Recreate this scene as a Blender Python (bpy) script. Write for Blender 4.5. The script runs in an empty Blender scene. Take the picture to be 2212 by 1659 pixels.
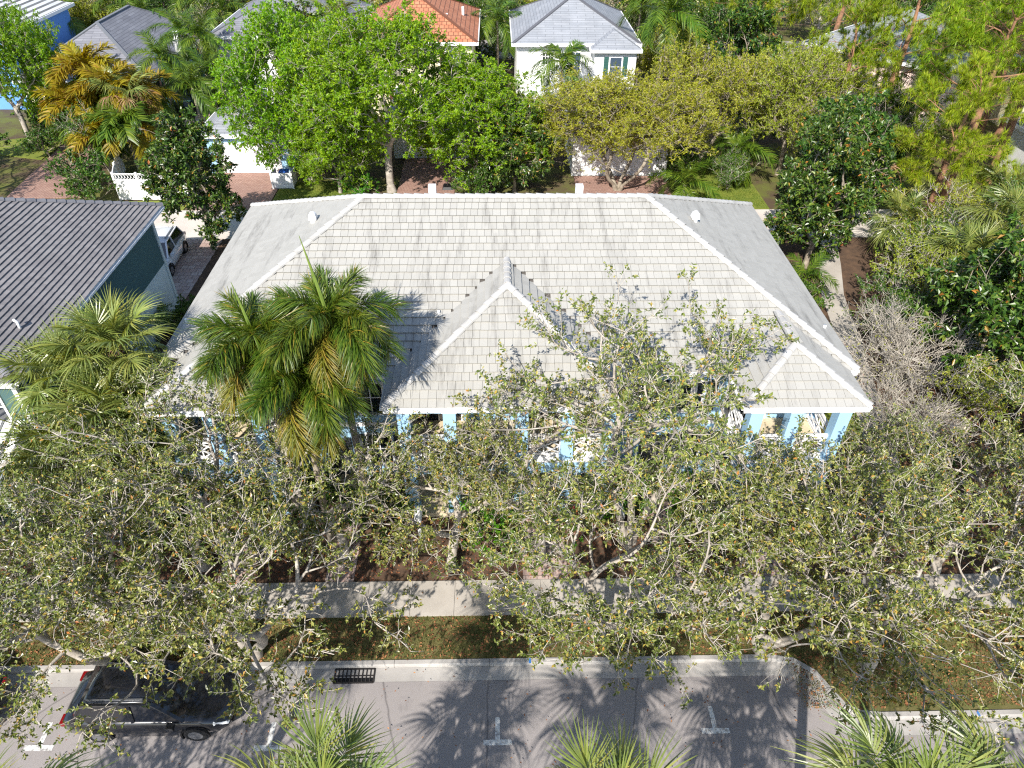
import bpy, math, random
import numpy as np
from mathutils import Vector, Matrix, Euler

# ------------------------------------------------------------------ camera, sky, sun, exposure
CAM_H, PITCH, YAW, ROLL, FPX = 21.4, math.radians(38.754), math.radians(1.6085), math.radians(0.593), 715.0
SUN_AZ, SUN_EL = math.radians(21.0), math.radians(40.0)      # shadows run 21 deg right of straight ahead
scene = bpy.context.scene
scene.render.resolution_x, scene.render.resolution_y = 1024, 768
C = scene.collection

cam_data = bpy.data.cameras.new("camera")
cam_data.sensor_width = 36.0
cam_data.lens = FPX / 1024 * 36.0
cam_data.clip_start, cam_data.clip_end = 0.5, 2000.0
cam = bpy.data.objects.new("camera", cam_data)
C.objects.link(cam)
def _axes():
    cp, sp, cy, sy, cr, sr = math.cos(PITCH), math.sin(PITCH), math.cos(YAW), math.sin(YAW), math.cos(ROLL), math.sin(ROLL)
    def un(x, y, z): return Vector((x * cy + y * sy, -x * sy + y * cy, z))
    right, up, fwd = un(1, 0, 0), un(0, sp, cp), un(0, cp, -sp)
    # image axes are turned by ROLL (x right, y down)
    r2 = right * cr + up * sr
    u2 = up * cr - right * sr
    return r2, u2, fwd
R_, U_, F_ = _axes()
cam.matrix_world = Matrix(((R_.x, U_.x, -F_.x, 0), (R_.y, U_.y, -F_.y, 0), (R_.z, U_.z, -F_.z, CAM_H), (0, 0, 0, 1)))
scene.camera = cam

world = bpy.data.worlds.new("World"); scene.world = world; world.use_nodes = True
nt = world.node_tree
sky = nt.nodes.new("ShaderNodeTexSky"); sky.sky_type = 'NISHITA'; sky.sun_disc = False
sky.sun_elevation = SUN_EL; sky.sun_rotation = math.pi + SUN_AZ
sky.altitude = 10; sky.air_density = 1.0; sky.dust_density = 0.6; sky.ozone_density = 1.0
bg = nt.nodes["Background"]; bg.inputs[1].default_value = 0.13
nt.links.new(sky.outputs[0], bg.inputs[0])

sun_data = bpy.data.lights.new("sun", 'SUN'); sun_data.energy = 4.6; sun_data.angle = math.radians(0.53)
sun_data.color = (1.0, 0.945, 0.87)
sun = bpy.data.objects.new("sun", sun_data); C.objects.link(sun)
SD = Vector((math.sin(SUN_AZ) * math.cos(SUN_EL), math.cos(SUN_AZ) * math.cos(SUN_EL), -math.sin(SUN_EL)))
sun.rotation_euler = SD.to_track_quat('-Z', 'Y').to_euler()
sun.location = (-20, -40, 60)
vs = scene.view_settings
vs.view_transform = 'Standard'; vs.look = 'None'; vs.exposure = 0.72; vs.gamma = 1.0; vs.use_curve_mapping = False
scene.cycles.max_bounces = 6; scene.cycles.diffuse_bounces = 3; scene.cycles.transmission_bounces = 4
scene.cycles.transparent_max_bounces = 4; scene.cycles.sample_clamp_indirect = 4; scene.cycles.sample_clamp_direct = 6
scene.cycles.use_denoising = False; scene.cycles.filter_width = 1.2

# ------------------------------------------------------------------ pixel -> place (picture coordinates of a 2212 wide copy)
_S = 1024 / 2212.0
def _ray(u, v):
    a, b = (u * _S - 512) / FPX, (v * _S - 384) / FPX
    return F_ + R_ * a - U_ * b
def at_z(u, v, z=0.0):
    d = _ray(u, v); t = (z - CAM_H) / d.z
    return Vector((d.x * t, d.y * t, z))
def at_y(u, v, Y):
    d = _ray(u, v); t = Y / d.y
    return Vector((d.x * t, Y, CAM_H + d.z * t))

# ------------------------------------------------------------------ materials
def lin(c):
    return tuple((x / 255 / 12.92 if x / 255 <= 0.04045 else ((x / 255 + 0.055) / 1.055) ** 2.4) for x in c[:3]) + (1.0,)
MATS = {}
def newmat(name):
    m = bpy.data.materials.new(name); m.use_nodes = True
    MATS[name] = m
    t = m.node_tree; b = t.nodes["Principled BSDF"]
    return m, t, b
def pos_coord(t, scale=(1, 1, 1), kind='pos'):
    mp = t.nodes.new("ShaderNodeMapping"); mp.inputs['Scale'].default_value = scale
    if kind == 'pos':
        g = t.nodes.new("ShaderNodeNewGeometry"); t.links.new(g.outputs['Position'], mp.inputs[0])
    else:
        g = t.nodes.new("ShaderNodeTexCoord"); t.links.new(g.outputs['UV' if kind == 'uv' else 'Object'], mp.inputs[0])
    return mp.outputs[0]
def noise(t, co, scale, detail=4, rough=0.6):
    n = t.nodes.new("ShaderNodeTexNoise"); n.inputs['Scale'].default_value = scale
    n.inputs['Detail'].default_value = detail; n.inputs['Roughness'].default_value = rough
    t.links.new(co, n.inputs['Vector']); return n.outputs['Fac']
def ramp(t, fac, stops, interp='LINEAR'):
    r = t.nodes.new("ShaderNodeValToRGB"); r.color_ramp.interpolation = interp
    e = r.color_ramp.elements
    while len(e) < len(stops): e.new(0.5)
    for i, (p, c) in enumerate(stops):
        e[i].position = p; e[i].color = c if len(c) == 4 else lin(c)
    t.links.new(fac, r.inputs[0]); return r.outputs[0]
def mixc(t, fac, a, b, mode='MIX'):
    m = t.nodes.new("ShaderNodeMix"); m.data_type = 'RGBA'; m.blend_type = mode
    for sock, v in ((m.inputs[0], fac), (m.inputs[6], a), (m.inputs[7], b)):
        if hasattr(v, 'is_output'): t.links.new(v, sock)
        elif isinstance(v, (int, float)): sock.default_value = v
        else: sock.default_value = v if len(v) == 4 else lin(v)
    return m.outputs[2]
def bump(t, b, h, strength, dist=0.02):
    n = t.nodes.new("ShaderNodeBump"); n.inputs['Strength'].default_value = strength; n.inputs['Distance'].default_value = dist
    t.links.new(h, n.inputs['Height']); t.links.new(n.outputs[0], b.inputs['Normal'])
def surf(name, c1, c2=None, scale=1.5, rough=0.7, bstr=0.15, bscale=25, metal=0.0, spec=0.4, lo=0.35, hi=0.65, stretch=(1, 1, 1)):
    """two-tone noisy surface with fine relief, in world metres"""
    m, t, b = newmat(name)
    co = pos_coord(t, stretch)
    f = noise(t, co, scale, 5)
    t.links.new(ramp(t, f, [(lo, c1), (hi, c2 or c1)]), b.inputs['Base Color'])
    b.inputs['Roughness'].default_value = rough; b.inputs['Metallic'].default_value = metal
    b.inputs['Specular IOR Level'].default_value = spec
    if bstr: bump(t, b, noise(t, co, bscale, 3), bstr)
    return m
def leafmat(name, stops, rough=0.42, trans=0.3, tcol=None, spec=0.5):
    """leaves: colour differs leaf by leaf; some light passes through"""
    m, t, b = newmat(name)
    g = t.nodes.new("ShaderNodeNewGeometry")
    col = ramp(t, g.outputs['Random Per Island'], stops)
    oi = t.nodes.new("ShaderNodeObjectInfo")
    hs = t.nodes.new("ShaderNodeHueSaturation")
    mm = t.nodes.new("ShaderNodeMapRange"); mm.inputs[3].default_value = 0.485; mm.inputs[4].default_value = 0.512
    t.links.new(oi.outputs['Random'], mm.inputs[0]); t.links.new(mm.outputs[0], hs.inputs['Hue'])
    t.links.new(col, hs.inputs['Color'])
    co = pos_coord(t)
    vr = t.nodes.new("ShaderNodeMapRange"); vr.inputs[3].default_value = 0.72; vr.inputs[4].default_value = 1.25
    t.links.new(noise(t, co, 0.55, 2), vr.inputs[0]); t.links.new(vr.outputs[0], hs.inputs['Value'])
    t.links.new(hs.outputs[0], b.inputs['Base Color'])
    b.inputs['Roughness'].default_value = rough; b.inputs['Specular IOR Level'].default_value = spec
    tr = t.nodes.new("ShaderNodeBsdfTranslucent")
    br = mixc(t, 1.0, hs.outputs[0], tcol or (255, 235, 120), 'MULTIPLY')
    sc = t.nodes.new("ShaderNodeMix"); sc.data_type = 'RGBA'; sc.blend_type = 'ADD'; sc.inputs[0].default_value = 0.6
    t.links.new(br, sc.inputs[6]); t.links.new(br, sc.inputs[7])
    t.links.new(sc.outputs[2], tr.inputs[0])
    mx = t.nodes.new("ShaderNodeMixShader"); mx.inputs[0].default_value = trans
    t.links.new(b.outputs[0], mx.inputs[1]); t.links.new(tr.outputs[0], mx.inputs[2])
    t.links.new(mx.outputs[0], t.nodes["Material Output"].inputs[0])
    return m

M = MATS
surf('concrete', (164, 157, 147), (184, 177, 167), 0.6, 0.85, 0.15, 40)
surf('kerb_concrete', (150, 146, 142), (176, 172, 166), 0.8, 0.85, 0.2, 40)
surf('alley_concrete', (190, 181, 172), (210, 202, 192), 0.3, 0.85, 0.15, 40)
surf('paint_white', (214, 214, 210), (140, 136, 134), 9, 0.75, 0.1, 40, lo=0.48, hi=0.66)
surf('paint_blue', (52, 116, 190), (72, 132, 196), 6, 0.7, 0)
surf('ground', (84, 70, 52), (96, 100, 44), 0.45, 0.95, 0.5, 14, lo=0.42, hi=0.58)
surf('mulch', (76, 60, 48), (100, 78, 60), 3.0, 0.95, 0.6, 22)
surf('lawn', (96, 112, 36), (122, 128, 48), 0.9, 0.95, 0.5, 30)
surf('verge', (86, 88, 46), (112, 102, 64), 1.3, 0.95, 0.5, 30)
surf('stucco_blue', (156, 196, 226), (164, 203, 231), 0.8, 0.85, 0.12, 60)
surf('stucco_bluehouse', (98, 150, 220), (106, 158, 226), 0.5, 0.85, 0.1, 40)
surf('stucco_sage', (72, 100, 100), (78, 106, 104), 0.5, 0.85, 0.1, 40)
surf('stucco_pale', (206, 214, 210), (214, 220, 216), 0.5, 0.85, 0.1, 40)
surf('stucco_white', (232, 232, 230), (240, 240, 238), 0.5, 0.8, 0.1, 40)
surf('stucco_cream', (236, 226, 186), (240, 231, 196), 0.5, 0.85, 0.1, 40)
surf('stucco_pink', (232, 206, 196), (238, 214, 204), 0.5, 0.85, 0.1, 40)
surf('trim_white', (234, 234, 234), (242, 242, 240), 0.7, 0.55, 0.0)
surf('tan_floor', (198, 182, 150), (212, 196, 166), 1.2, 0.8, 0.1, 30)
surf('bark_oak', (140, 131, 119), (192, 184, 172), 3.0, 0.95, 0.6, 22, lo=0.3, hi=0.7)
surf('bark_twig', (146, 139, 126), (196, 189, 177), 3.0, 0.95, 0.3, 22, lo=0.3, hi=0.7)
surf('bark_brown', (116, 88, 68), (168, 124, 96), 3.0, 0.95, 0.7, 16, lo=0.3, hi=0.7)
surf('bark_grey', (128, 116, 100), (160, 150, 134), 2.5, 0.95, 0.5, 16)
surf('bark_palm', (140, 128, 112), (168, 158, 142), 4, 0.95, 0.4, 12, stretch=(0.3, 0.3, 3))
surf('shutter_brown', (96, 62, 50), None, 1, 0.6, 0)
surf('shutter_green', (52, 92, 86), None, 1, 0.6, 0)
surf('louvre_dark', (62, 66, 70), (74, 78, 82), 1, 0.5, 0)
surf('teal_paint', (18, 150, 140), (30, 164, 152), 2, 0.5, 0)
surf('coral_paint', (226, 92, 110), (234, 108, 124), 2, 0.55, 0)
surf('green_cloth', (18, 84, 74), (24, 98, 86), 2, 0.8, 0)
surf('iron', (48, 46, 46), (64, 60, 58), 3, 0.6, 0.1, metal=0.4)
surf('black_plastic', (22, 22, 24), None, 1, 0.5, 0)
surf('bin_blue', (40, 96, 190), None, 1, 0.45, 0)
surf('terracotta_pot', (168, 120, 92), (182, 134, 104), 3, 0.8, 0)
surf('tyre', (28, 28, 30), None, 1, 0.85, 0)
surf('rim', (150, 152, 156), None, 1, 0.35, 0, metal=0.8)
surf('lamp_glass', (214, 218, 222), None, 1, 0.15, 0)
surf('tail_red', (120, 16, 18), None, 1, 0.2, 0)
surf('wood_grey', (150, 138, 122), (170, 158, 142), 2, 0.8, 0.1)
surf('leather_litter', (150, 92, 52), (120, 84, 50), 8, 0.9, 0)
surf('spear_green', (96, 118, 46), (122, 140, 62), 2, 0.6, 0)
surf('pool_water', (56, 128, 150), None, 1, 0.05, 0.1, 3)
def roadmat():
    m, t, b = newmat('street'); co = pos_coord(t)
    base = ramp(t, noise(t, co, 0.35, 6), [(0.3, (132, 126, 125)), (0.7, (150, 143, 140))])
    grit = mixc(t, 0.35, base, ramp(t, noise(t, co, 55, 3, 0.8), [(0.35, (84, 80, 80)), (0.65, (196, 190, 186))]))
    st = ramp(t, noise(t, pos_coord(t, (1, 0.6, 1)), 1.1, 6, 0.7), [(0.56, (0, 0, 0, 1)), (0.72, (0.5, 0.5, 0.5, 1))])
    col = mixc(t, st, grit, (96, 91, 90))
    v = t.nodes.new("ShaderNodeTexVoronoi"); v.feature = 'DISTANCE_TO_EDGE'; v.inputs['Scale'].default_value = 0.22
    w = t.nodes.new("ShaderNodeMixRGB"); w.inputs[0].default_value = 0.12
    nz = t.nodes.new("ShaderNodeTexNoise"); nz.inputs['Scale'].default_value = 1.4; nz.inputs['Detail'].default_value = 6
    t.links.new(co, nz.inputs['Vector']); t.links.new(co, w.inputs[1]); t.links.new(nz.outputs['Color'], w.inputs[2]); t.links.new(w.outputs[0], v.inputs['Vector'])
    cr = ramp(t, v.outputs['Distance'], [(0.0, (0.7, 0.7, 0.7, 1)), (0.006, (0, 0, 0, 1))])
    t.links.new(mixc(t, cr, col, (84, 80, 80)), b.inputs['Base Color']); b.inputs['Roughness'].default_value = 0.9
    bump(t, b, noise(t, co, 60, 3), 0.25)
roadmat()
def carpaint(name, c):
    m, t, b = newmat(name); b.inputs['Base Color'].default_value = lin(c); b.inputs['Roughness'].default_value = 0.25
    b.inputs['Coat Weight'].default_value = 1.0; b.inputs['Coat Roughness'].default_value = 0.05
carpaint('car_black', (20, 22, 28)); carpaint('car_dark', (30, 32, 38)); carpaint('car_white', (226, 228, 232))
def glassmat(name, c, rough=0.06):
    m, t, b = newmat(name); b.inputs['Base Color'].default_value = lin(c); b.inputs['Roughness'].default_value = rough
    b.inputs['Specular IOR Level'].default_value = 0.9; b.inputs['Coat Weight'].default_value = 0.6
glassmat('glass_dark', (24, 32, 42)); glassmat('glass_window', (64, 80, 96)); glassmat('glass_car', (14, 18, 26))

def tilemat(name, base, base2, stain, lo, hi, streak=(2.2, 0.35, 0.35), rough=0.75):
    """roof tile: each tile a little different, mildew streaks running down the slope"""
    m, t, b = newmat(name)
    co = pos_coord(t)
    oi = t.nodes.new("ShaderNodeObjectInfo"); g = t.nodes.new("ShaderNodeNewGeometry")
    ad = t.nodes.new("ShaderNodeMath"); ad.operation = 'ADD'
    t.links.new(oi.outputs['Random'], ad.inputs[0]); t.links.new(g.outputs['Random Per Island'], ad.inputs[1])
    fr = t.nodes.new("ShaderNodeMath"); fr.operation = 'FRACT'; t.links.new(ad.outputs[0], fr.inputs[0])
    col = ramp(t, fr.outputs[0], [(0, base), (1, base2)])
    st = noise(t, pos_coord(t, streak), 1.0, 6, 0.65)
    m1 = t.nodes.new("ShaderNodeMapRange"); m1.inputs[1].default_value = lo; m1.inputs[2].default_value = hi
    t.links.new(st, m1.inputs[0])
    fine = noise(t, pos_coord(t, (14, 2.5, 2.5)), 1.0, 4, 0.7)
    m2 = t.nodes.new("ShaderNodeMapRange"); m2.inputs[1].default_value = 0.35; m2.inputs[2].default_value = 0.75
    m2.inputs[3].default_value = 0.25; m2.inputs[4].default_value = 1.0
    t.links.new(fine, m2.inputs[0])
    mu = t.nodes.new("ShaderNodeMath"); mu.operation = 'MULTIPLY'; t.links.new(m1.outputs[0], mu.inputs[0]); t.links.new(m2.outputs[0], mu.inputs[1])
    t.links.new(mixc(t, mu.outputs[0], col, stain), b.inputs['Base Color'])
    b.inputs['Roughness'].default_value = rough
    bump(t, b, noise(t, pos_coord(t, (30, 8, 8)), 1.0, 3), 0.08, 0.004)
    return m
tilemat('tile_white', (161, 159, 152), (169, 167, 160), (98, 95, 90), 0.52, 0.72)
tilemat('tile_slate', (126, 122, 122), (142, 138, 137), (92, 90, 92), 0.45, 0.7, (0.4, 0.5, 0.5))
surf('cap_white', (168, 166, 161), (192, 190, 186), 1.5, 0.75, 0.1, 20)
surf('cap_slate', (104, 104, 110), (122, 122, 126), 1.5, 0.75, 0.1, 20)
surf('underlay_white', (84, 80, 76), None, 1, 0.9, 0)
surf('underlay_slate', (30, 30, 34), None, 1, 0.9, 0)
def shinglemat(name, c1, c2, w=0.3, h=0.28, mortar=0.02, lines=0.6, stain=None):
    """far roofs: courses too small to build, laid out in metres along eave and slope"""
    m, t, b = newmat(name)
    co = pos_coord(t, (1, 1, 1), 'uv')
    br = t.nodes.new("ShaderNodeTexBrick"); t.links.new(co, br.inputs['Vector'])
    br.inputs['Scale'].default_value = 1.0; br.inputs['Brick Width'].default_value = w; br.inputs['Row Height'].default_value = h
    br.inputs['Mortar Size'].default_value = mortar; br.inputs['Color1'].default_value = lin(c1); br.inputs['Color2'].default_value = lin(c2)
    br.inputs['Mortar'].default_value = lin(tuple(x * lines for x in c1))
    f = noise(t, co, 0.5, 5)
    col = mixc(t, ramp(t, f, [(0.4, (0, 0, 0, 1)), (0.75, (0.5, 0.5, 0.5, 1))]), br.outputs['Color'], stain or tuple(x * 0.75 for x in c1))
    t.links.new(col, b.inputs['Base Color']); b.inputs['Roughness'].default_value = 0.85
    bump(t, b, br.outputs['Fac'], 0.6, 0.03)
    b.inputs['Normal'].links[0].from_node.invert = True
shinglemat('roof_grey', (118, 119, 126), (134, 135, 141), 1.4, 0.28, 0.014, 0.78)
shinglemat('roof_lightgrey', (142, 146, 152), (154, 157, 162), 1.4, 0.28, 0.014, 0.8)
shinglemat('roof_terracotta', (178, 112, 80), (196, 132, 98), 0.4, 0.42, 0.03, 0.6)
shinglemat('roof_whitetile', (214, 216, 214), (226, 227, 224), 40, 0.55, 0.12, 0.45)
shinglemat('roof_metal_small', (196, 200, 204), (204, 208, 212), 0.28, 40, 0.05, 0.6)
shinglemat('paver', (158, 122, 108), (180, 146, 130), 0.22, 0.11, 0.012, 0.7, (140, 112, 104))
shinglemat('paver_walk', (176, 150, 140), (196, 178, 168), 0.4, 0.4, 0.015, 0.7)

leafmat('leaf_oak', [(0, (62, 78, 28)), (0.3, (92, 108, 42)), (0.6, (124, 136, 62)), (0.88, (158, 160, 90)), (0.97, (180, 162, 72)), (1, (178, 116, 54))], 0.36, 0.22, spec=0.7)
leafmat('leaf_mahogany', [(0, (84, 130, 8)), (0.5, (118, 160, 14)), (1, (150, 180, 26))], 0.5, 0.4)
leafmat('leaf_olive', [(0, (112, 128, 20)), (0.5, (146, 158, 32)), (0.9, (168, 170, 60)), (1, (180, 174, 100))], 0.5, 0.35)
leafmat('leaf_magnolia', [(0, (36, 62, 18)), (0.5, (60, 92, 28)), (0.88, (96, 122, 42)), (0.97, (130, 136, 56)), (1, (176, 108, 48))], 0.36, 0.14, spec=0.6)
leafmat('leaf_pine', [(0, (104, 142, 22)), (0.5, (138, 168, 32)), (0.95, (170, 184, 48)), (1, (184, 160, 84))], 0.5, 0.3)
leafmat('leaf_shrub', [(0, (40, 72, 20)), (0.6, (66, 104, 28)), (1, (104, 132, 40))], 0.4, 0.25)
leafmat('leaf_bright', [(0, (50, 104, 14)), (0.6, (78, 136, 20)), (1, (110, 160, 30))], 0.4, 0.3)
leafmat('leaf_yellow', [(0, (118, 116, 16)), (0.4, (148, 138, 24)), (0.8, (172, 154, 40)), (1, (150, 112, 60))], 0.5, 0.35)
leafmat('leaf_dry', [(0, (140, 112, 74)), (0.6, (168, 136, 96)), (1, (186, 150, 120))], 0.7, 0.3)
leafmat('frond_sabal', [(0, (98, 116, 54)), (0.5, (124, 138, 66)), (0.92, (146, 152, 76)), (1, (166, 150, 70))], 0.38, 0.25, spec=0.7)
leafmat('frond_foxtail', [(0, (56, 84, 20)), (0.6, (82, 108, 28)), (0.92, (114, 126, 38)), (1, (150, 128, 46))], 0.42, 0.28, spec=0.55)
leafmat('frond_old', [(0, (88, 98, 24)), (0.6, (124, 122, 36)), (1, (152, 126, 46))], 0.5, 0.3)
leafmat('frond_green', [(0, (58, 88, 22)), (0.5, (84, 116, 32)), (1, (120, 140, 44))], 0.4, 0.3)
leafmat('grass_blade', [(0, (74, 86, 36)), (0.5, (100, 104, 48)), (1, (132, 118, 72))], 0.6, 0.3)
leafmat('grass_green', [(0, (70, 98, 26)), (0.5, (98, 122, 34)), (1, (124, 138, 48))], 0.6, 0.3)
leafmat('litter', [(0, (92, 62, 42)), (0.5, (142, 92, 56)), (1, (190, 142, 92))], 0.8, 0.1)
leafmat('petal', [(0, (214, 60, 84)), (1, (240, 110, 126))], 0.6, 0.3, (255, 160, 160))

# ------------------------------------------------------------------ objects
def link(o, parent=None):
    C.objects.link(o)
    if parent is not None: o.parent = parent
    return o
def tag(o, label=None, cat=None, group=None, kind=None):
    if label: o['label'] = label
    if cat: o['category'] = cat
    if group: o['group'] = group
    if kind: o['kind'] = kind
    return o
def empty(name, loc=(0, 0, 0), rz=0.0, label=None, cat=None, group=None):
    o = bpy.data.objects.new(name, None); o.location = loc; o.rotation_euler = (0, 0, rz); o.empty_display_size = 0.3
    link(o); tag(o, label, cat, group); return o
def mesh_np(name, V, Fq=None, Ft=None, mat=None, smooth=False):
    """mesh from numpy verts and quad / triangle index arrays"""
    me = bpy.data.meshes.new(name)
    V = np.asarray(V, dtype=np.float32)
    nq = 0 if Fq is None else len(Fq); nt_ = 0 if Ft is None else len(Ft)
    loops = []
    if nq: loops.append(np.asarray(Fq, dtype=np.int32).ravel())
    if nt_: loops.append(np.asarray(Ft, dtype=np.int32).ravel())
    L = np.concatenate(loops)
    me.vertices.add(len(V)); me.vertices.foreach_set("co", V.ravel())
    me.loops.add(len(L)); me.loops.foreach_set("vertex_index", L)
    st = np.concatenate([np.arange(nq, dtype=np.int32) * 4, nq * 4 + np.arange(nt_, dtype=np.int32) * 3])
    me.polygons.add(nq + nt_); me.polygons.foreach_set("loop_start", st)
    me.polygons.foreach_set("use_smooth", np.full(nq + nt_, bool(smooth)))
    me.update(calc_edges=True)
    if mat: me.materials.append(M[mat])
    return me
def obj(name, me, parent=None, loc=None, rot=None, scale=None):
    o = bpy.data.objects.new(name, me)
    if loc is not None: o.location = loc
    if rot is not None: o.rotation_euler = rot
    if scale is not None: o.scale = scale
    return link(o, parent)
class MB:
    """collects simple solids into one mesh"""
    def __init__(s): s.v, s.f, s.uv = [], [], None
    def poly(s, pts):
        n = len(s.v); s.v += [tuple(p) for p in pts]; s.f.append(tuple(range(n, n + len(pts)))); return s
    def box(s, x0, x1, y0, y1, z0, z1):
        n = len(s.v)
        s.v += [(x0, y0, z0), (x1, y0, z0), (x1, y1, z0), (x0, y1, z0), (x0, y0, z1), (x1, y0, z1), (x1, y1, z1), (x0, y1, z1)]
        s.f += [(n, n + 3, n + 2, n + 1), (n + 4, n + 5, n + 6, n + 7), (n, n + 1, n + 5, n + 4), (n + 1, n + 2, n + 6, n + 5), (n + 2, n + 3, n + 7, n + 6), (n + 3, n, n + 4, n + 7)]
        return s
    def bar(s, a, b, w, h=None, up=(0, 0, 1)):
        """box beam from a to b"""
        a, b = Vector(a), Vector(b); h = h or w; d = (b - a).normalized(); u = Vector(up)
        if abs(d.dot(u)) > 0.98: u = Vector((0, 1, 0))
        r = d.cross(u).normalized() * (w / 2); u = r.cross(d).normalized() * (h / 2)
        n = len(s.v)
        for p in (a, b):
            s.v += [tuple(p - r - u), tuple(p + r - u), tuple(p + r + u), tuple(p - r + u)]
        s.f += [(n, n + 3, n + 2, n + 1), (n + 4, n + 5, n + 6, n + 7), (n, n + 1, n + 5, n + 4), (n + 1, n + 2, n + 6, n + 5), (n + 2, n + 3, n + 7, n + 6), (n + 3, n, n + 4, n + 7)]
        return s
    def tube(s, pts, rad, k=8, cap=True):
        pts = [Vector(p) for p in pts]; n0 = len(s.v)
        rad = rad if hasattr(rad, '__len__') else [rad] * len(pts)
        for i, p in enumerate(pts):
            d = (pts[min(i + 1, len(pts) - 1)] - pts[max(i - 1, 0)]).normalized()
            a = d.cross(Vector((0.31, 0.17, 0.93)) if abs(d.z) < 0.9 else Vector((1, 0, 0))).normalized(); b2 = d.cross(a)
            for j in range(k):
                t = 2 * math.pi * j / k; s.v.append(tuple(p + (a * math.cos(t) + b2 * math.sin(t)) * rad[i]))
        for i in range(len(pts) - 1):
            for j in range(k):
                j2 = (j + 1) % k
                s.f.append((n0 + i * k + j, n0 + i * k + j2, n0 + (i + 1) * k + j2, n0 + (i + 1) * k + j))
        if cap:
            s.f.append(tuple(n0 + j for j in reversed(range(k)))); s.f.append(tuple(n0 + (len(pts) - 1) * k + j for j in range(k)))
        return s
    def loft(s, rings, cap=True):
        n0 = len(s.v); k = len(rings[0])
        for r in rings: s.v += [tuple(p) for p in r]
        for i in range(len(rings) - 1):
            for j in range(k):
                j2 = (j + 1) % k; s.f.append((n0 + i * k + j, n0 + i * k + j2, n0 + (i + 1) * k + j2, n0 + (i + 1) * k + j))
        if cap:
            s.f.append(tuple(n0 + j for j in reversed(range(k)))); s.f.append(tuple(n0 + (len(rings) - 1) * k + j for j in range(k)))
        return s
    def mesh(s, name, mat, smooth=False):
        me = bpy.data.meshes.new(name); me.from_pydata(s.v, [], s.f); me.update()
        if smooth:
            for p in me.polygons: p.use_smooth = True
        me.materials.append(M[mat]); return me
    def build(s, name, mat, parent=None, loc=None, smooth=False, rot=None):
        return obj(name, s.mesh(name, mat, smooth), parent, loc, rot)
def struct(o, label=None):
    o['kind'] = 'structure'
    if label: o['label'] = label
    return o
def copy_tree(o, parent=None):
    c = o.copy(); C.objects.link(c)
    if parent is not None: c.parent = parent
    for ch in list(o.children): copy_tree(ch, c)
    return c
def uv_planar(me, origin, eu, ev):
    """uv in metres along two axes, for sheets"""
    uvl = me.uv_layers.new(name="UVMap")
    o, eu, ev = Vector(origin), Vector(eu), Vector(ev)
    for lp in me.loops:
        p = me.vertices[lp.vertex_index].co - o
        uvl.data[lp.index].uv = (p.dot(eu), p.dot(ev))
def sheet(name, pts, mat, parent=None, uv=True, thick=0.0):
    b = MB()
    if thick:
        n = len(pts); b.poly(pts)
        low = [(p[0], p[1], p[2] - thick) for p in pts]
        for i in range(n): b.poly([pts[i], low[i], low[(i + 1) % n], pts[(i + 1) % n]])
    else: b.poly(pts)
    me = b.mesh(name, mat)
    if uv: uv_planar(me, (0, 0, 0), (1, 0, 0), (0, 1, 0))
    return obj(name, me, parent)
# ------------------------------------------------------------------ plants
def unit(a):
    return a / np.maximum(np.linalg.norm(a, axis=-1, keepdims=True), 1e-9)
def frames(d):
    ref = np.where(np.abs(d[:, 2:3]) > 0.9, np.array([[1.0, 0, 0]]), np.array([[0, 0, 1.0]]))
    a = unit(np.cross(d, ref)); return a, np.cross(d, a)
def prisms(P0, P1, r0, r1, k):
    """tapered k-sided prisms for many edges at once"""
    d = unit(P1 - P0); a, b = frames(d); n = len(P0)
    th = np.arange(k) * 2 * np.pi / k
    ring = a[:, None, :] * np.cos(th)[None, :, None] + b[:, None, :] * np.sin(th)[None, :, None]
    V = np.concatenate([P0[:, None, :] + ring * r0[:, None, None], P1[:, None, :] + ring * r1[:, None, None]], axis=1).reshape(-1, 3)
    j = np.arange(k); j2 = (j + 1) % k
    q = np.stack([j, j2, k + j2, k + j], axis=1)
    F = (q[None] + (np.arange(n) * 2 * k)[:, None, None]).reshape(-1, 4)
    return V, F
def join(parts):
    V, F, o = [], [], 0
    for v, f in parts:
        if len(v): V.append(v); F.append(f + o); o += len(v)
    return np.concatenate(V), np.concatenate(F)
def leaves(P, D, size, rng, width=0.5, up=0.55, curl=0.12):
    """one folded diamond leaf per point: P base, D direction"""
    n = len(P); D = unit(D)
    nrm = rng.normal(size=(n, 3)); nrm[:, 2] = np.abs(nrm[:, 2]) * (1 + up) + up
    side = unit(np.cross(D, nrm)); nn = np.cross(side, D)
    s = size * rng.uniform(0.7, 1.3, n)[:, None]
    tip = P + D * s - nn * s * curl
    mid = P + D * s * 0.48 + nn * s * curl * 0.6
    w = s * width * 0.5
    V = np.stack([P, mid + side * w, tip, mid - side * w], axis=1).reshape(-1, 3)
    F = np.arange(n * 4).reshape(n, 4)
    return V, F
def crown_points(rng, n, c, rad, clumps, sigma, shell=0.55, zlo=-0.6):
    """points gathered in clumps inside an ellipsoid, more of them towards its skin"""
    cs = []
    while len(cs) < clumps:
        p = rng.normal(size=3); p /= np.linalg.norm(p)
        if p[2] < zlo: continue
        cs.append(p * (shell + (1 - shell) * rng.random() ** 0.6))
    cs = np.array(cs) * rad + c
    k = rng.integers(0, clumps, n)
    return cs[k] + rng.normal(size=(n, 3)) * sigma * np.array([1, 1, 0.75])
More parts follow.
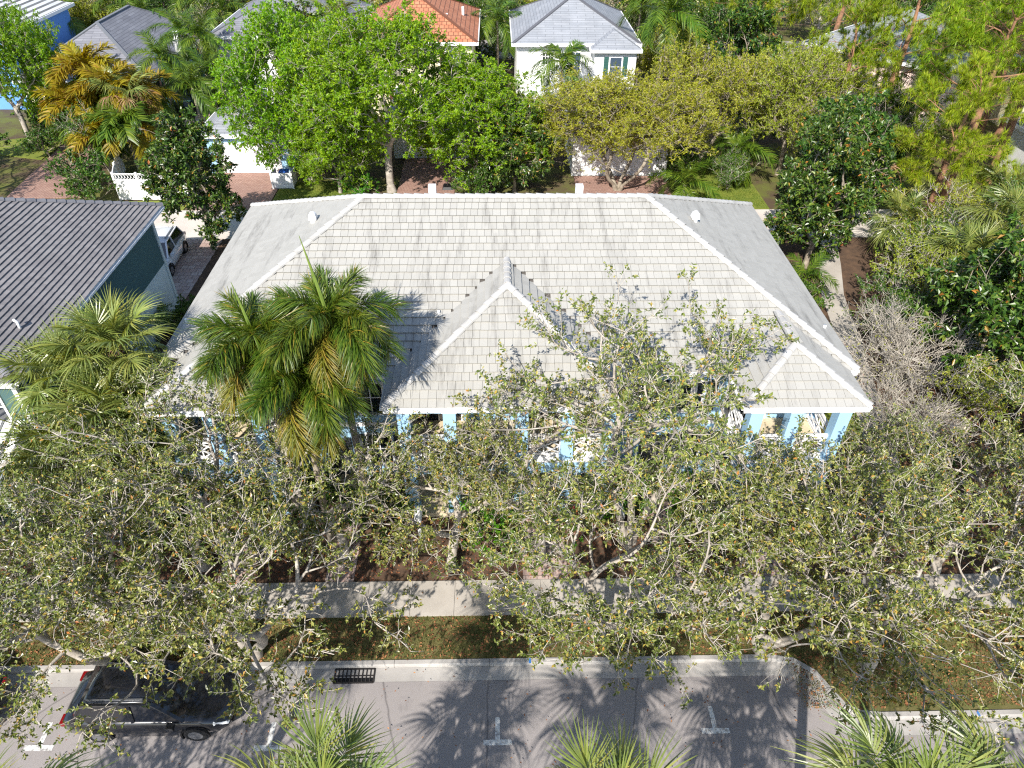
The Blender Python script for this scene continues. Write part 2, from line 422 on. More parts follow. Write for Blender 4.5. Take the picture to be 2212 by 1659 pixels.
def skeleton(rng, trunk, att, step=0.45, bias=0.3, wob=0.10, sag=0.0):
    """nodes and parents: every attractor is reached from the node that costs least"""
    N = [np.array(p, float) for p in trunk]; par = [-1] + list(range(len(trunk) - 1))
    dist = [0.0]
    for i in range(1, len(N)): dist.append(dist[-1] + np.linalg.norm(N[i] - N[i - 1]))
    cap = len(N) + 1
    A = np.zeros((200000, 3)); Dd = np.zeros(200000); n = len(N)
    A[:n] = N; Dd[:n] = dist
    first = max(0, int(len(trunk) * 0.45))
    att = att[np.argsort(np.linalg.norm(att - np.array(trunk[-1]), axis=1))]
    for p in att:
        dv = p - A[first:n]; d = np.sqrt((dv * dv).sum(1))
        cost = d + bias * Dd[first:n] + np.where(dv[:, 2] < -0.2 * d, 0.6 * d, 0)
        i = int(np.argmin(cost)) + first; q = A[i].copy(); L = d[i - first]
        m = max(1, int(round(L / step))); last = i
        perp = rng.normal(size=3) * wob * L
        for j in range(1, m + 1):
            t = j / m; b = math.sin(math.pi * t)
            A[n] = q + (p - q) * t + perp * b + rng.normal(size=3) * wob * 0.35 * step + np.array([0, 0, 0.12 * L * b - sag * L * t * t])
            par.append(last); Dd[n] = Dd[last] + L / m; last = n; n += 1
    A = A[:n].copy(); par = np.array(par)
    # even out the kinks: every inner node moves towards the middle of its neighbours
    w = np.ones(n)
    for i in range(n - 1, 0, -1): w[par[i]] += w[i]
    mc = np.full(n, -1)
    for i in range(1, n):
        q = par[i]
        if mc[q] < 0 or w[i] > w[mc[q]]: mc[q] = i
    k = np.where((mc >= 0) & (par >= 0))[0]; k = k[k >= 2]
    for _ in range(3): A[k] = A[k] * 0.45 + 0.275 * (A[par[k]] + A[mc[k]])
    return A, par
def radii(par, rt, ntrunk, tip=0.008, p=2.3):
    n = len(par); w = np.zeros(n); kids = np.bincount(par[1:], minlength=n)
    w[kids == 0] = 1.0
    for i in range(n - 1, 0, -1): w[par[i]] += w[i]
    r = tip * np.maximum(w, 1) ** (1 / p)
    r *= 1.0 + (rt / r[0] - 1.0) * np.clip((r - tip) / (r[0] - tip + 1e-9), 0, 1)
    return r, kids
def wood(A, par, r, big=0.05, flare=1.5):
    i = np.arange(1, len(A)); P0, P1 = A[par[i]], A[i]
    r1 = r[i]; r0 = np.minimum(r[par[i]], r1 * 1.45)
    r0[0] *= flare
    d = P1 - P0; P0 = P0 - d * 0.05
    B = r1 > big
    parts = [prisms(P0[B], P1[B], r0[B], r1[B], 8)] if B.any() else []
    mid = (~B) & (r1 > big * 0.35)
    if mid.any(): parts.append(prisms(P0[mid], P1[mid], r0[mid], r1[mid], 5))
    sm = (~B) & (~mid)
    if sm.any(): parts.append(prisms(P0[sm], P1[sm], r0[sm], r1[sm], 3))
    return join(parts)
def twigs(rng, A, par, kids, c, per=4, length=(0.25, 0.6), leaf_n=6, lsize=0.09, lwidth=0.5, up=0.35, rad=0.006, sel=None, spread=0.8, bare=0.0, out=0.6):
    """fine twigs with leaves at the growing ends"""
    idx = np.where(kids == 0)[0] if sel is None else sel
    base = np.repeat(A[idx], per, axis=0); pdir = unit(np.repeat(A[idx] - A[par[idx]], per, axis=0)); n = len(base)
    o = unit(base - np.array(c))
    d = unit(pdir * 0.5 + o * out + rng.normal(size=(n, 3)) * spread + np.array([0, 0, up]))
    L = rng.uniform(*length, n)[:, None]
    base = base - pdir * rng.uniform(0, 0.35, n)[:, None]
    m1 = base + d * L * 0.5; d2 = unit(d + rng.normal(size=(n, 3)) * 0.35 + np.array([0, 0, 0.1])); e = m1 + d2 * L * 0.5
    rr = np.full(n, rad)
    W = join([prisms(base, m1, rr, rr * 0.8, 3), prisms(m1, e, rr * 0.8, rr * 0.5, 3)])
    leafy = rng.random(n) >= bare
    t = (0.3 + 0.78 * rng.random((n, leaf_n)) ** 0.6)[:, :, None]
    P = np.where(t < 0.5, base[:, None] + (m1 - base)[:, None] * t * 2, m1[:, None] + (e - m1)[:, None] * (t * 2 - 1))
    Dl = d2[:, None, :] * 0.5 + rng.normal(size=(n, leaf_n, 3)) * 0.8
    P, Dl = P[leafy].reshape(-1, 3), Dl[leafy].reshape(-1, 3)
    return W, leaves(P, Dl, lsize, rng, lwidth)
def make_tree(seed, h, trunk_h, rt, c, rad, natt, clumps, sigma, leafmat_, bark, lean=(0, 0), per=4, leaf_n=6, lsize=0.09, lwidth=0.5, tlen=(0.25, 0.6),
              shell=0.55, zlo=-0.5, wob=0.12, bias=0.3, twig_rad=0.006, tip=0.008, stems=1, bare=0.0, up=0.35, spread=0.8, step=0.45, sag=0.0, extra=0.3, stemspread=1.2):
    """returns (trunk mesh, twig mesh, crown mesh) standing on the origin"""
    rng = np.random.default_rng(seed)
    c = np.array(c, float); rad = np.array(rad, float)
    Ws, Ls, TW = [], [], []
    for s in range(stems):
        if stems > 1:
            a = 2 * np.pi * (s + rng.random() * 0.5) / stems; off = np.array([math.cos(a), math.sin(a), 0])
            cc = c + off * rad * 0.45; rr = rad * np.array([0.7, 0.7, 0.9]); na = natt // stems; cl = max(4, clumps // stems)
            top = np.array([lean[0], lean[1], trunk_h]) + off * stemspread
        else: off = np.zeros(3); cc, rr, na, cl = c, rad, natt, clumps; top = np.array([lean[0], lean[1], trunk_h])
        nt_ = max(4, int(trunk_h / 0.5)); tr = []
        for i in range(nt_ + 1):
            t = i / nt_; p = off * 0.12 + (top - off * 0.12) * np.array([t ** 1.3, t ** 1.3, t]) + rng.normal(size=3) * np.array([.05, .05, 0]) * (0 < i)
            tr.append(p)
        tr[0][2] = -0.1
        att = crown_points(rng, na, cc, rr, cl, sigma, shell, zlo); att = att[att[:, 2] > 0.6]
        A, par = skeleton(rng, tr, att, step, bias, wob, sag)
        r, kids = radii(par, rt / max(1, stems ** 0.5), nt_, tip)
        Ws.append(wood(A, par, r))
        ends = np.where(kids == 0)[0]
        more = np.where((kids > 0) & (np.arange(len(A)) > nt_ + 1) & (r < tip * 3.2))[0]
        more = more[rng.random(len(more)) < extra]
        tw, lv = twigs(rng, A, par, kids, cc, per, tlen, leaf_n, lsize, lwidth, up, twig_rad, np.concatenate([ends, more]), spread, bare)
        TW.append(tw); Ls.append(lv)
    V, F = join(Ws); trunk = mesh_np("trunk", V, F, None, bark, True)
    V, F = join(TW); tm = mesh_np("twigs", V, F, None, 'bark_twig' if bark == 'bark_oak' else bark)
    V, F = join(Ls); crown = mesh_np("crown", V, F, None, leafmat_)
    return trunk, tm, crown
def place_tree(name, meshes, loc, rz, sc, label, cat='tree', group=None):
    root = empty(name, loc, rz, label, cat, group)
    s = sc if hasattr(sc, '__len__') else (sc, sc, sc)
    root.scale = s
    obj('trunk', meshes[0], root)
    if meshes[1] is not None: tag(obj('twigs', meshes[1], root), kind='stuff')
    tag(obj('crown', meshes[2], root), kind='stuff')
    return root

# --- pine: long needles in tufts
def make_pine(seed, h, rt, crown_lo, r, natt, needle=0.3, per=46):
    rng = np.random.default_rng(seed)
    n = int(h / 0.7); tr = [np.array([0.25 * math.sin(i * 0.35 + seed) * i / n, 0.2 * math.cos(i * 0.5) * i / n, h * 0.93 * i / n - 0.1 * (i == 0)]) for i in range(n + 1)]
    c = np.array([0, 0, (crown_lo + h) / 2]); rad = np.array([r, r, (h - crown_lo) / 2])
    att = crown_points(rng, natt, c, rad, max(10, natt // 22), 0.42, 0.5, -0.75)
    A, par = skeleton(rng, tr, att, 0.5, 0.45, 0.12)
    rr, kids = radii(par, rt, n, 0.007)
    V, F = wood(A, par, rr); trunk = mesh_np("trunk", V, F, None, 'bark_brown', True)
    ends = np.where((kids == 0))[0]
    more = np.where((kids > 0) & (rr < 0.03) & (np.arange(len(A)) > n + 1))[0]; more = more[rng.random(len(more)) < 0.25]
    ends = np.concatenate([ends, more])
    P = np.repeat(A[ends], per, axis=0); d0 = np.repeat(unit(A[ends] - A[par[ends]]), per, axis=0)
    m = len(P); d = unit(d0 * 0.8 + rng.normal(size=(m, 3)) * 0.6 + np.array([0, 0, 0.25]))
    L = needle * rng.uniform(0.7, 1.2, m)[:, None]
    P = P - d0 * rng.uniform(0, 0.22, m)[:, None]
    a, b = frames(d); w = 0.016 * rng.uniform(.8, 1.4, m)[:, None]
    tip = P + d * L; tip[:, 2] -= 0.12 * L[:, 0]
    V = np.stack([P + a * w, P - a * w, tip], axis=1).reshape(-1, 3)
    crown = mesh_np("crown", V, None, np.arange(m * 3).reshape(m, 3), 'leaf_pine')
    return trunk, None, crown

# --- palms
def ribbon(C0, S, W, N):
    """strips: centre line points (m,k,3), side vectors, widths"""
    m, k, _ = C0.shape
    V = np.stack([C0 + S * W[..., None], C0 - S * W[..., None]], axis=2).reshape(-1, 3)
    j = np.arange(k - 1); q = np.stack([2 * j, 2 * j + 1, 2 * j + 3, 2 * j + 2], axis=1)
    F = (q[None] + (np.arange(m) * 2 * k)[:, None, None]).reshape(-1, 4)
    return V, F
def fan_frond(seed, petiole=1.1, blade=1.0, nseg=40, droop=0.5, mat='frond_sabal', span=2.65):
    """costapalmate fan: stalk, then a folded fan of long narrow segments with hanging tips; grows along +X"""
    rng = np.random.default_rng(seed); parts = []
    k = 6; t = np.linspace(0, 1, k)
    arch = np.stack([t * petiole, np.zeros(k), 0.10 * np.sin(t * 1.6) - 0.16 * droop * t * t], axis=1)
    for s in ((0, 1, 0), (0, 0, 1)):
        parts.append(ribbon(arch[None], np.tile(np.array(s, float), (1, k, 1)), np.linspace(0.028, 0.014, k)[None], 0))
    hub = arch[-1]
    th = np.linspace(-span, span, nseg) + rng.normal(size=nseg) * 0.03
    L = blade * (0.62 + 0.38 * np.cos(th * 0.55)) * rng.uniform(0.88, 1.1, nseg)
    kk = 5; s = np.linspace(0, 1, kk)
    costa = 0.38 * blade * np.clip(np.cos(th), 0, 1)
    d = np.stack([np.cos(th), np.sin(th), 0.30 * np.abs(np.sin(th)) + 0.06 * np.where(np.arange(nseg) % 2, 1, -1)], axis=1)
    base = hub[None] + np.stack([costa, 0 * costa, -0.30 * costa ** 2], axis=1) * np.array([[1, 1, 1]])
    Cn = base[:, None] + d[:, None] * (s[None, :, None] * L[:, None, None])
    dr = droop * rng.uniform(0.7, 1.4, nseg)
    Cn[:, :, 2] -= (s ** 2.4)[None] * (L * dr)[:, None] * 0.75
    Cn[:, :, 0] += (s ** 2)[None] * (rng.normal(size=nseg) * 0.04)[:, None]
    side = np.stack([-np.sin(th), np.cos(th), np.zeros(nseg)], axis=1)
    w = np.array([0.010, 0.024, 0.023, 0.012, 0.002])[None] * np.ones((nseg, 1)) * blade
    sd = unit(side + np.array([0, 0, 1]) * np.where(np.arange(nseg) % 2, 0.7, -0.7)[:, None])
    parts.append(ribbon(Cn, np.repeat(sd[:, None], kk, axis=1), w, 0))
    V, F = join(parts); return mesh_np("frond", V, F, None, mat)
def feather_frond(seed, length=2.6, nleaf=64, ll=0.55, arch=1.0, plumose=0.0, mat='frond_green', droop=0.6, width=0.018):
    """pinnate frond along +X, arching over; leaflets to both sides (plumose: all round the stalk)"""
    rng = np.random.default_rng(seed); k = 12; t = np.linspace(0, 1, k)
    ang = 0.35 - arch * 1.75 * t ** 1.15
    dx = np.cos(ang) * length / (k - 1); dz = np.sin(ang) * length / (k - 1)
    R = np.zeros((k, 3)); R[1:, 0] = np.cumsum(dx[:-1]); R[1:, 2] = np.cumsum(dz[:-1])
    parts = []
    for s in ((0, 1, 0), (0, 0, 1)):
        parts.append(ribbon(R[None], np.tile(np.array(s, float), (1, k, 1)), np.linspace(0.028, 0.006, k)[None], 0))
    n = nleaf * 2; u = 0.14 + 0.86 * (np.repeat(np.arange(nleaf), 2) + rng.random(n) * 0.6) / nleaf; u = np.clip(u, 0, 0.999)
    f = u * (k - 1); i = f.astype(int); fr = (f - i)[:, None]
    P = R[i] * (1 - fr) + R[np.minimum(i + 1, k - 1)] * fr
    tang = unit(R[np.minimum(i + 1, k - 1)] - R[i])
    sgn = np.where(np.arange(n) % 2, 1.0, -1.0)[:, None]
    nrm = np.stack([-tang[:, 2], np.zeros(n), tang[:, 0]], axis=1)
    roll = (rng.normal(size=n) * 0.25 + (rng.uniform(-1.5, 1.5, n) * plumose))[:, None] + 0.25
    d = unit(tang * rng.uniform(0.45, 0.8, n)[:, None] + np.array([0, 1.0, 0]) * sgn * np.cos(roll) + nrm * np.sin(roll))
    L = ll * (0.55 + 0.6 * np.sin(np.clip(u, 0.03, 1) * 2.6)) * rng.uniform(0.85, 1.12, n)
    kk = 4; s = np.linspace(0, 1, kk)
    Cn = P[:, None] + d[:, None] * (s[None, :, None] * L[:, None, None])
    Cn[:, :, 2] -= (s ** 2)[None] * (L * droop * rng.uniform(0.6, 1.2, n))[:, None] * 0.55
    side = unit(np.cross(d, nrm + rng.normal(size=(n, 3)) * 0.25))
    w = np.array([0.5, 1.0, 0.8, 0.08])[None] * width * np.ones((n, 1))
    parts.append(ribbon(Cn, np.repeat(side[:, None], kk, axis=1), w, 0))
    V, F = join(parts); return mesh_np("frond", V, F, None, mat)
def palm(name, loc, h, fr, n, label, cat='palm', group=None, rt=0.16, elev=(80, -35), seed=0, lean=(0, 0), bark='bark_palm', scale=1.0, shaft=None, spear=0.0, bulge=0.0, boots=False, skirt=None, lo_frac=0.3, tilt_j=8):
    """palm standing at loc with its head h metres up; fr = frond meshes from young to old"""
    rng = random.Random(seed); root = empty(name, loc, 0, label, cat, group)
    nn = 8; pts, rad = [], []
    for i in range(nn + 1):
        t = i / nn; pts.append((lean[0] * t * t, lean[1] * t * t, h * t - 0.1 * (i == 0)))
        rad.append(rt * (1.25 if i == 0 else 1.0 + bulge * math.sin(math.pi * t) - 0.18 * t))
    MB().tube(pts, rad, 10).build('trunk', bark, root, smooth=True)
    top = Vector(pts[-1])
    if shaft: MB().tube([top + Vector((0, 0, -0.05)), top + Vector((0, 0, shaft * 0.5)), top + Vector((0, 0, shaft))], [rt * 0.95, rt * 0.8, rt * 0.35], 8).build('crownshaft', 'spear_green', root, smooth=True); top = top + Vector((0, 0, shaft * 0.8))
    if spear:
        a = rng.uniform(-0.15, 0.05)
        MB().tube([top, top + Vector((a * spear * 0.5, 0, spear * 0.5)), top + Vector((a * spear * 1.1, 0.05, spear))], [0.07, 0.055, 0.008], 6).build('spear_leaf', 'spear_green', root)
    if boots:
        b = MB()
        for i in range(40):
            a = i * 2.4; z = top.z - 0.1 - i * 0.028
            p = Vector((top.x + math.cos(a) * rt * 0.8, top.y + math.sin(a) * rt * 0.8, z))
            b.bar(p, p + Vector((math.cos(a) * 0.12, math.sin(a) * 0.12, 0.3)), 0.07, 0.02)
        b.build('leaf_boots', 'bark_brown', root)
    for i in range(n):
        t = (i + 0.5) / n; az = i * 2.39996 + rng.uniform(-0.25, 0.25)
        el = math.radians(elev[0] + (elev[1] - elev[0]) * t ** 0.9 + rng.uniform(-tilt_j, tilt_j))
        me = fr[min(len(fr) - 1, int(t * len(fr)))]
        o = obj('frond', me, root, top + Vector((0, 0, 0.12 * (1 - t))))
        s = scale * rng.uniform(0.88, 1.1) * (0.8 + 0.2 * min(1, t * 3))
        o.matrix_local = Matrix.Translation(o.location) @ Matrix.Rotation(az, 4, 'Z') @ Matrix.Rotation(-el, 4, 'Y') @ Matrix.Rotation(rng.uniform(-0.35, 0.35), 4, 'X') @ Matrix.Scale(s, 4)
    return root
def grass_patch(name, rects, n, mat, label, hgt=0.07, seed=1, litter_n=0, z=0.02, parent=None):
    """blades scattered over rectangles (x0,x1,y0,y1)"""
    rng = np.random.default_rng(seed); P = []
    ar = np.array([(r[1] - r[0]) * (r[3] - r[2]) for r in rects]); cnt = np.maximum(1, (n * ar / ar.sum()).astype(int))
    for r, k in zip(rects, cnt): P.append(np.stack([rng.uniform(r[0], r[1], k), rng.uniform(r[2], r[3], k), np.full(k, z)], axis=1))
    P = np.concatenate(P); m = len(P)
    d = rng.normal(size=(m, 3)) * 0.6; d[:, 2] = 1.0; d = unit(d); L = hgt * rng.uniform(0.5, 1.4, m)[:, None]
    a = unit(np.stack([rng.normal(size=m), rng.normal(size=m), np.zeros(m)], axis=1)); w = 0.012
    V = np.stack([P - a * w, P + a * w, P + d * L], axis=1).reshape(-1, 3)
    o = obj(name, mesh_np(name, V, None, np.arange(m * 3).reshape(m, 3), mat), parent)
    return tag(o, label, 'grass', kind='stuff')
def litter_patch(name, rects, n, label, seed=2, z=0.03, size=0.09):
    rng = np.random.default_rng(seed); P = []
    ar = np.array([(r[1] - r[0]) * (r[3] - r[2]) for r in rects]); cnt = np.maximum(1, (n * ar / ar.sum()).astype(int))
    for r, k in zip(rects, cnt): P.append(np.stack([rng.uniform(r[0], r[1], k), rng.uniform(r[2], r[3], k), rng.uniform(z, z + 0.03, k)], axis=1))
    P = np.concatenate(P); D = rng.normal(size=P.shape); D[:, 2] *= 0.12
    V, F = leaves(P, D, size, rng, 0.5, up=4.0, curl=0.05)
    return tag(obj(name, mesh_np(name, V, F, None, 'litter')), label, 'leaf litter', kind='stuff')
# ------------------------------------------------------------------ roofs laid tile by tile
_T = np.array([(0, 0, .088), (1, 0, .088), (1, 1, .022), (0, 1, .022), (0, 0, .058), (1, 0, .058), (1, 1, .002), (0, 1, .002)], float)
_TF = np.array([(0, 1, 2, 3), (4, 5, 1, 0), (5, 6, 2, 1), (7, 4, 0, 3), (7, 6, 5, 4)])
def row_span(poly, v):
    xs = []
    for (u0, v0), (u1, v1) in zip(poly, poly[1:] + poly[:1]):
        if (v0 - v) * (v1 - v) < 0: xs.append(u0 + (u1 - u0) * (v - v0) / (v1 - v0))
    return (min(xs), max(xs)) if len(xs) >= 2 else None
def facet_tiles(pts, eu, ev, keep, rng, tw=0.29, te=0.325):
    """tiles of one roof facet: list of (origin, width); eu along the eave, ev up the slope"""
    o = Vector(pts[0]); eu, ev = Vector(eu).normalized(), Vector(ev).normalized(); nrm = eu.cross(ev)
    poly = [((Vector(p) - o).dot(eu), (Vector(p) - o).dot(ev)) for p in pts]
    vmax = max(q[1] for q in poly); out = []; r = 0
    while r * te < vmax - 0.05:
        v = r * te; sp = row_span(poly, min(v + te * 0.5, vmax - 0.02))
        if sp:
            u = sp[0] - 0.02; first = True
            while u < sp[1] - 0.02:
                w = tw * rng.uniform(0.9, 1.1)
                if first: w *= rng.uniform(0.4, 1.0) if r % 2 else 1.0; first = False
                w = min(w, sp[1] + 0.02 - u)
                if w > 0.05:
                    P = o + eu * u + ev * (v - 0.02 + rng.uniform(-0.006, 0.006))
                    cpt = P + eu * w * 0.5 + ev * te * 0.5
                    if keep(cpt): out.append((P, w, eu, ev, nrm, te))
                u += w
        r += 1
    return out
def lay_tiles(roof, tiles, mat, n_single, prefer):
    """the tiles that show largest are objects of their own; the rest one part"""
    sc = sorted(tiles, key=prefer)
    single, rest = sc[:n_single], sc[n_single:]
    me = mesh_np("tile", _T, _TF, None, mat)
    for P, w, eu, ev, n, te in single:
        o = obj('tile', me, roof)
        a, b = eu * (w - 0.009), ev * (te + 0.05)
        o.matrix_local = roof.matrix_world.inverted() @ Matrix(((a.x, b.x, n.x, P.x), (a.y, b.y, n.y, P.y), (a.z, b.z, n.z, P.z), (0, 0, 0, 1)))
    V, F = [], []
    for i, (P, w, eu, ev, n, te) in enumerate(rest):
        B = np.array((eu * (w - 0.009), ev * (te + 0.05), n)); V.append(_T @ B + np.array(P)); F.append(_TF + 8 * i)
    if V: tag(obj('roof_tiles', mesh_np('roof_tiles', np.concatenate(V), np.concatenate(F), None, mat), roof), kind='stuff')
def cap_mesh(mat, L=0.46, r=0.15):
    b = MB(); n = 6; out = []
    for x, k in ((0, 1.0), (L, 0.86)):
        ring = []
        for j in range(n + 1):
            t = math.pi * j / n; ring.append((x, math.cos(t) * r * k, math.sin(t) * r * 0.8 * k + (0.03 if x == 0 else 0)))
        for j in range(n, -1, -1):
            t = math.pi * j / n; ring.append((x, math.cos(t) * (r - .025) * k, math.sin(t) * (r * 0.8 - .025) * k + (0.03 if x == 0 else 0)))
        out.append(ring)
    b.loft(out); return b.mesh('ridge_cap', mat)
def caps(roof, a, b, me, step=0.40):
    a, b = Vector(a), Vector(b); d = b - a; L = d.length; d.normalize(); n = max(1, int(round(L / step)))
    q = d.to_track_quat('X', 'Z').to_matrix().to_4x4()
    for i in range(n):
        o = obj('ridge_cap', me, roof); o.matrix_local = Matrix.Translation(a + d * (L * i / n)) @ q
def hip_roof_pts(x0, x1, y0, y1, E, p):
    """corner and ridge points of a hip roof"""
    w, d = x1 - x0, y1 - y0; h = min(w, d) / 2; z = E + p * h
    if w >= d: r1, r2 = (x0 + h, (y0 + y1) / 2, z), (x1 - h, (y0 + y1) / 2, z)
    else: r1, r2 = ((x0 + x1) / 2, y0 + h, z), ((x0 + x1) / 2, y1 - h, z)
    return (x0, y0, E), (x1, y0, E), (x1, y1, E), (x0, y1, E), r1, r2
def facets_of(x0, x1, y0, y1, E, p):
    A, B, Cc, D, r1, r2 = hip_roof_pts(x0, x1, y0, y1, E, p)
    s = math.hypot(1, p)
    if x1 - x0 >= y1 - y0:
        return {'front': ([A, B, r2, r1], (1, 0, 0), (0, 1, p)), 'right': ([B, Cc, r2], (0, 1, 0), (-1, 0, p)),
                'rear': ([Cc, D, r1, r2], (-1, 0, 0), (0, -1, p)), 'left': ([D, A, r1], (0, -1, 0), (1, 0, p))}
    return {'front': ([A, B, r1], (1, 0, 0), (0, 1, p)), 'right': ([B, Cc, r2, r1], (0, 1, 0), (-1, 0, p)),
            'rear': ([Cc, D, r2], (-1, 0, 0), (0, -1, p)), 'left': ([D, A, r1, r2], (0, -1, 0), (1, 0, p))}
def tiled_roof(root, x0, x1, y0, y1, E, p, wings, tile, cap, under, n_single, seed, prefer, skip=(), tw=.29, te=.325):
    """hip roof with front wings (xa, xb, yw); real tiles and caps"""
    rng = random.Random(seed)
    def zm(x, y): return E + p * min(y - y0, x - x0, x1 - x, y1 - y)
    def zw(w, x, y): return E + p * min(x - w[0], w[1] - x, y - w[2])
    b = MB()
    for k, (pts, eu, ev) in facets_of(x0, x1, y0, y1, E, p).items(): b.poly(pts)
    for xa, xb, yw in wings:
        h = (xb - xa) / 2; xm = (xa + xb) / 2; zr = E + p * h; ye = y0 + h
        b.poly([(xa, yw, E), (xb, yw, E), (xm, yw + h, zr)]); b.poly([(xb, yw, E), (xb, y0, E), (xm, ye, zr), (xm, yw + h, zr)])
        b.poly([(xa, y0, E), (xa, yw, E), (xm, yw + h, zr), (xm, ye, zr)])
    roof = b.build('roof', under, root, (-root.location[0], -root.location[1], 0))
    bpy.context.view_layer.update()
    T = []
    for k, (pts, eu, ev) in facets_of(x0, x1, y0, y1, E, p).items():
        if k in skip: continue
        keep = (lambda c: all(zw(w, c.x, c.y) < c.z + 0.02 for w in wings)) if k == 'front' else (lambda c: True)
        T += facet_tiles(pts, eu, ev, keep, rng, tw, te)
    kp = lambda c: c.y < y0 or zm(c.x, c.y) < c.z + 0.02
    for xa, xb, yw in wings:
        h = (xb - xa) / 2; xm = (xa + xb) / 2; zr = E + p * h; ye = y0 + h
        T += facet_tiles([(xa, yw, E), (xb, yw, E), (xm, yw + h, zr)], (1, 0, 0), (0, 1, p), kp, rng)
        T += facet_tiles([(xb, yw, E), (xb, y0, E), (xm, ye, zr), (xm, yw + h, zr)], (0, 1, 0), (-1, 0, p), kp, rng)
        T += facet_tiles([(xa, y0, E), (xa, yw, E), (xm, yw + h, zr), (xm, ye, zr)], (0, -1, 0), (1, 0, p), kp, rng)
    lay_tiles(roof, T, tile, n_single, prefer)
    cm = cap_mesh(cap); A, B, Cc, D, r1, r2 = [Vector(q) + Vector((0, 0, 0.02)) for q in hip_roof_pts(x0, x1, y0, y1, E, p)]
    if (r2 - r1).length > 0.5: caps(roof, r1, r2, cm)
    cl = [(A, r1), (B, r2), (Cc, r2), (D, r1)] if x1 - x0 >= y1 - y0 else [(A, r1), (B, r1), (Cc, r2), (D, r2)]
    for a, c in cl: caps(roof, a, c, cm)
    for xa, xb, yw in wings:
        h = (xb - xa) / 2; xm = (xa + xb) / 2; zr = E + p * h + 0.02; ye = y0 + h
        caps(roof, (xa, yw, E + .02), (xm, yw + h, zr), cm); caps(roof, (xb, yw, E + .02), (xm, yw + h, zr), cm); caps(roof, (xm, yw + h, zr), (xm, ye, zr), cm)
    return roof
def eaves(root, x0, x1, y0, y1, E, wings, ovh, mat='trim_white', gutter='trim_white'):
    """fascia boards, gutters and soffits round the outline"""
    L = root.location; f = MB(); g = MB(); s = MB()
    xs = [x0] + [q for w in sorted(wings) for q in (w[0], w[1])] + [x1]
    z0, z1 = E - 0.24, E + 0.012
    def run(a, c):
        n = Vector((c[1] - a[1], a[0] - c[0], 0)).normalized()   # outward, to the right of a->c
        A, Cc = Vector((a[0], a[1], (z0 + z1) / 2)), Vector((c[0], c[1], (z0 + z1) / 2))
        f.bar(A - n * 0.03, Cc - n * 0.03, 0.05, z1 - z0)
        d = (Cc - A).normalized()
        pa, pc = A + n * 0.055 + d * 0.02, Cc + n * 0.055 - d * 0.02
        g.bar(pa + Vector((0, 0, 0.035)), pc + Vector((0, 0, 0.035)), 0.11, 0.10)
        m = (pa + pc) / 2
    path = [(x0, y0)]
    for xa, xb, yw in sorted(wings): path += [(xa, y0), (xa, yw), (xb, yw), (xb, y0)]
    path += [(x1, y0), (x1, y1), (x0, y1), (x0, y0)]
    for a, c in zip(path, path[1:]): run(a, c)
    s.box(x0 + .06, x1 - .06, y0 + .06, y1 - .06, E - 0.26, E - 0.21)
    for xa, xb, yw in wings: s.box(xa + .06, xb - .06, yw + .06, y0 + .058, E - 0.26, E - 0.21)
    off = (-L[0], -L[1], 0)
    f.build('fascia', mat, root, off); g.build('gutter', gutter, root, off); s.build('soffit', mat, root, off)
def window(root, cx, y, z0, w, h, fmat='trim_white', gmat='glass_window', nx=2, nz=2, side=-1, axis='y', shutters=None, proud=0.05):
    """window in a wall facing -y (or along x when axis is 'x'); frame, pane, muntins, maybe shutters"""
    L = root.location
    def P(a, b, c):  # a along wall, b outwards, c up
        return (cx + a - L[0], y + side * b - L[1], c) if axis == 'y' else (y + side * b - L[0], cx + a - L[1], c)
    def bx(m, a0, a1, b0, b1, c0, c1):
        p, q = P(a0, b0, c0), P(a1, b1, c1)
        m.box(min(p[0], q[0]), max(p[0], q[0]), min(p[1], q[1]), max(p[1], q[1]), c0, c1)
    f = MB(); t = 0.09
    bx(f, -w / 2 - t, -w / 2, 0.0, proud, z0 - t, z0 + h + t); bx(f, w / 2, w / 2 + t, 0.0, proud, z0 - t, z0 + h + t)
    bx(f, -w / 2, w / 2, 0.0, proud, z0 + h, z0 + h + t); bx(f, -w / 2 - t, w / 2 + t, 0.003, proud + .05, z0 - t - .04, z0 - t + .03)
    for i in range(1, nx): bx(f, -w / 2 + w * i / nx - .02, -w / 2 + w * i / nx + .02, 0.0, 0.035, z0, z0 + h)
    for i in range(1, nz): bx(f, -w / 2, w / 2, 0.0, 0.033, z0 + h * i / nz - .02, z0 + h * i / nz + .02)
    o = f.build('window', fmat, root)
    g = MB(); bx(g, -w / 2 + .002, w / 2 - .002, 0.0, 0.018, z0 - .05, z0 + h - .002); g.build('pane', gmat, o)
    if shutters:
        for s in (-1, 1):
            m = MB(); c = s * (w / 2 + t + 0.24)
            bx(m, c - .2, c + .2, 0.005, 0.04, z0 - .05, z0 + h + .05)
            for i in range(int(h / 0.12)): bx(m, c - .16, c + .16, 0.03, 0.055, z0 + i * .12, z0 + i * .12 + .06)
            m.build('shutter', shutters, root)
    return o
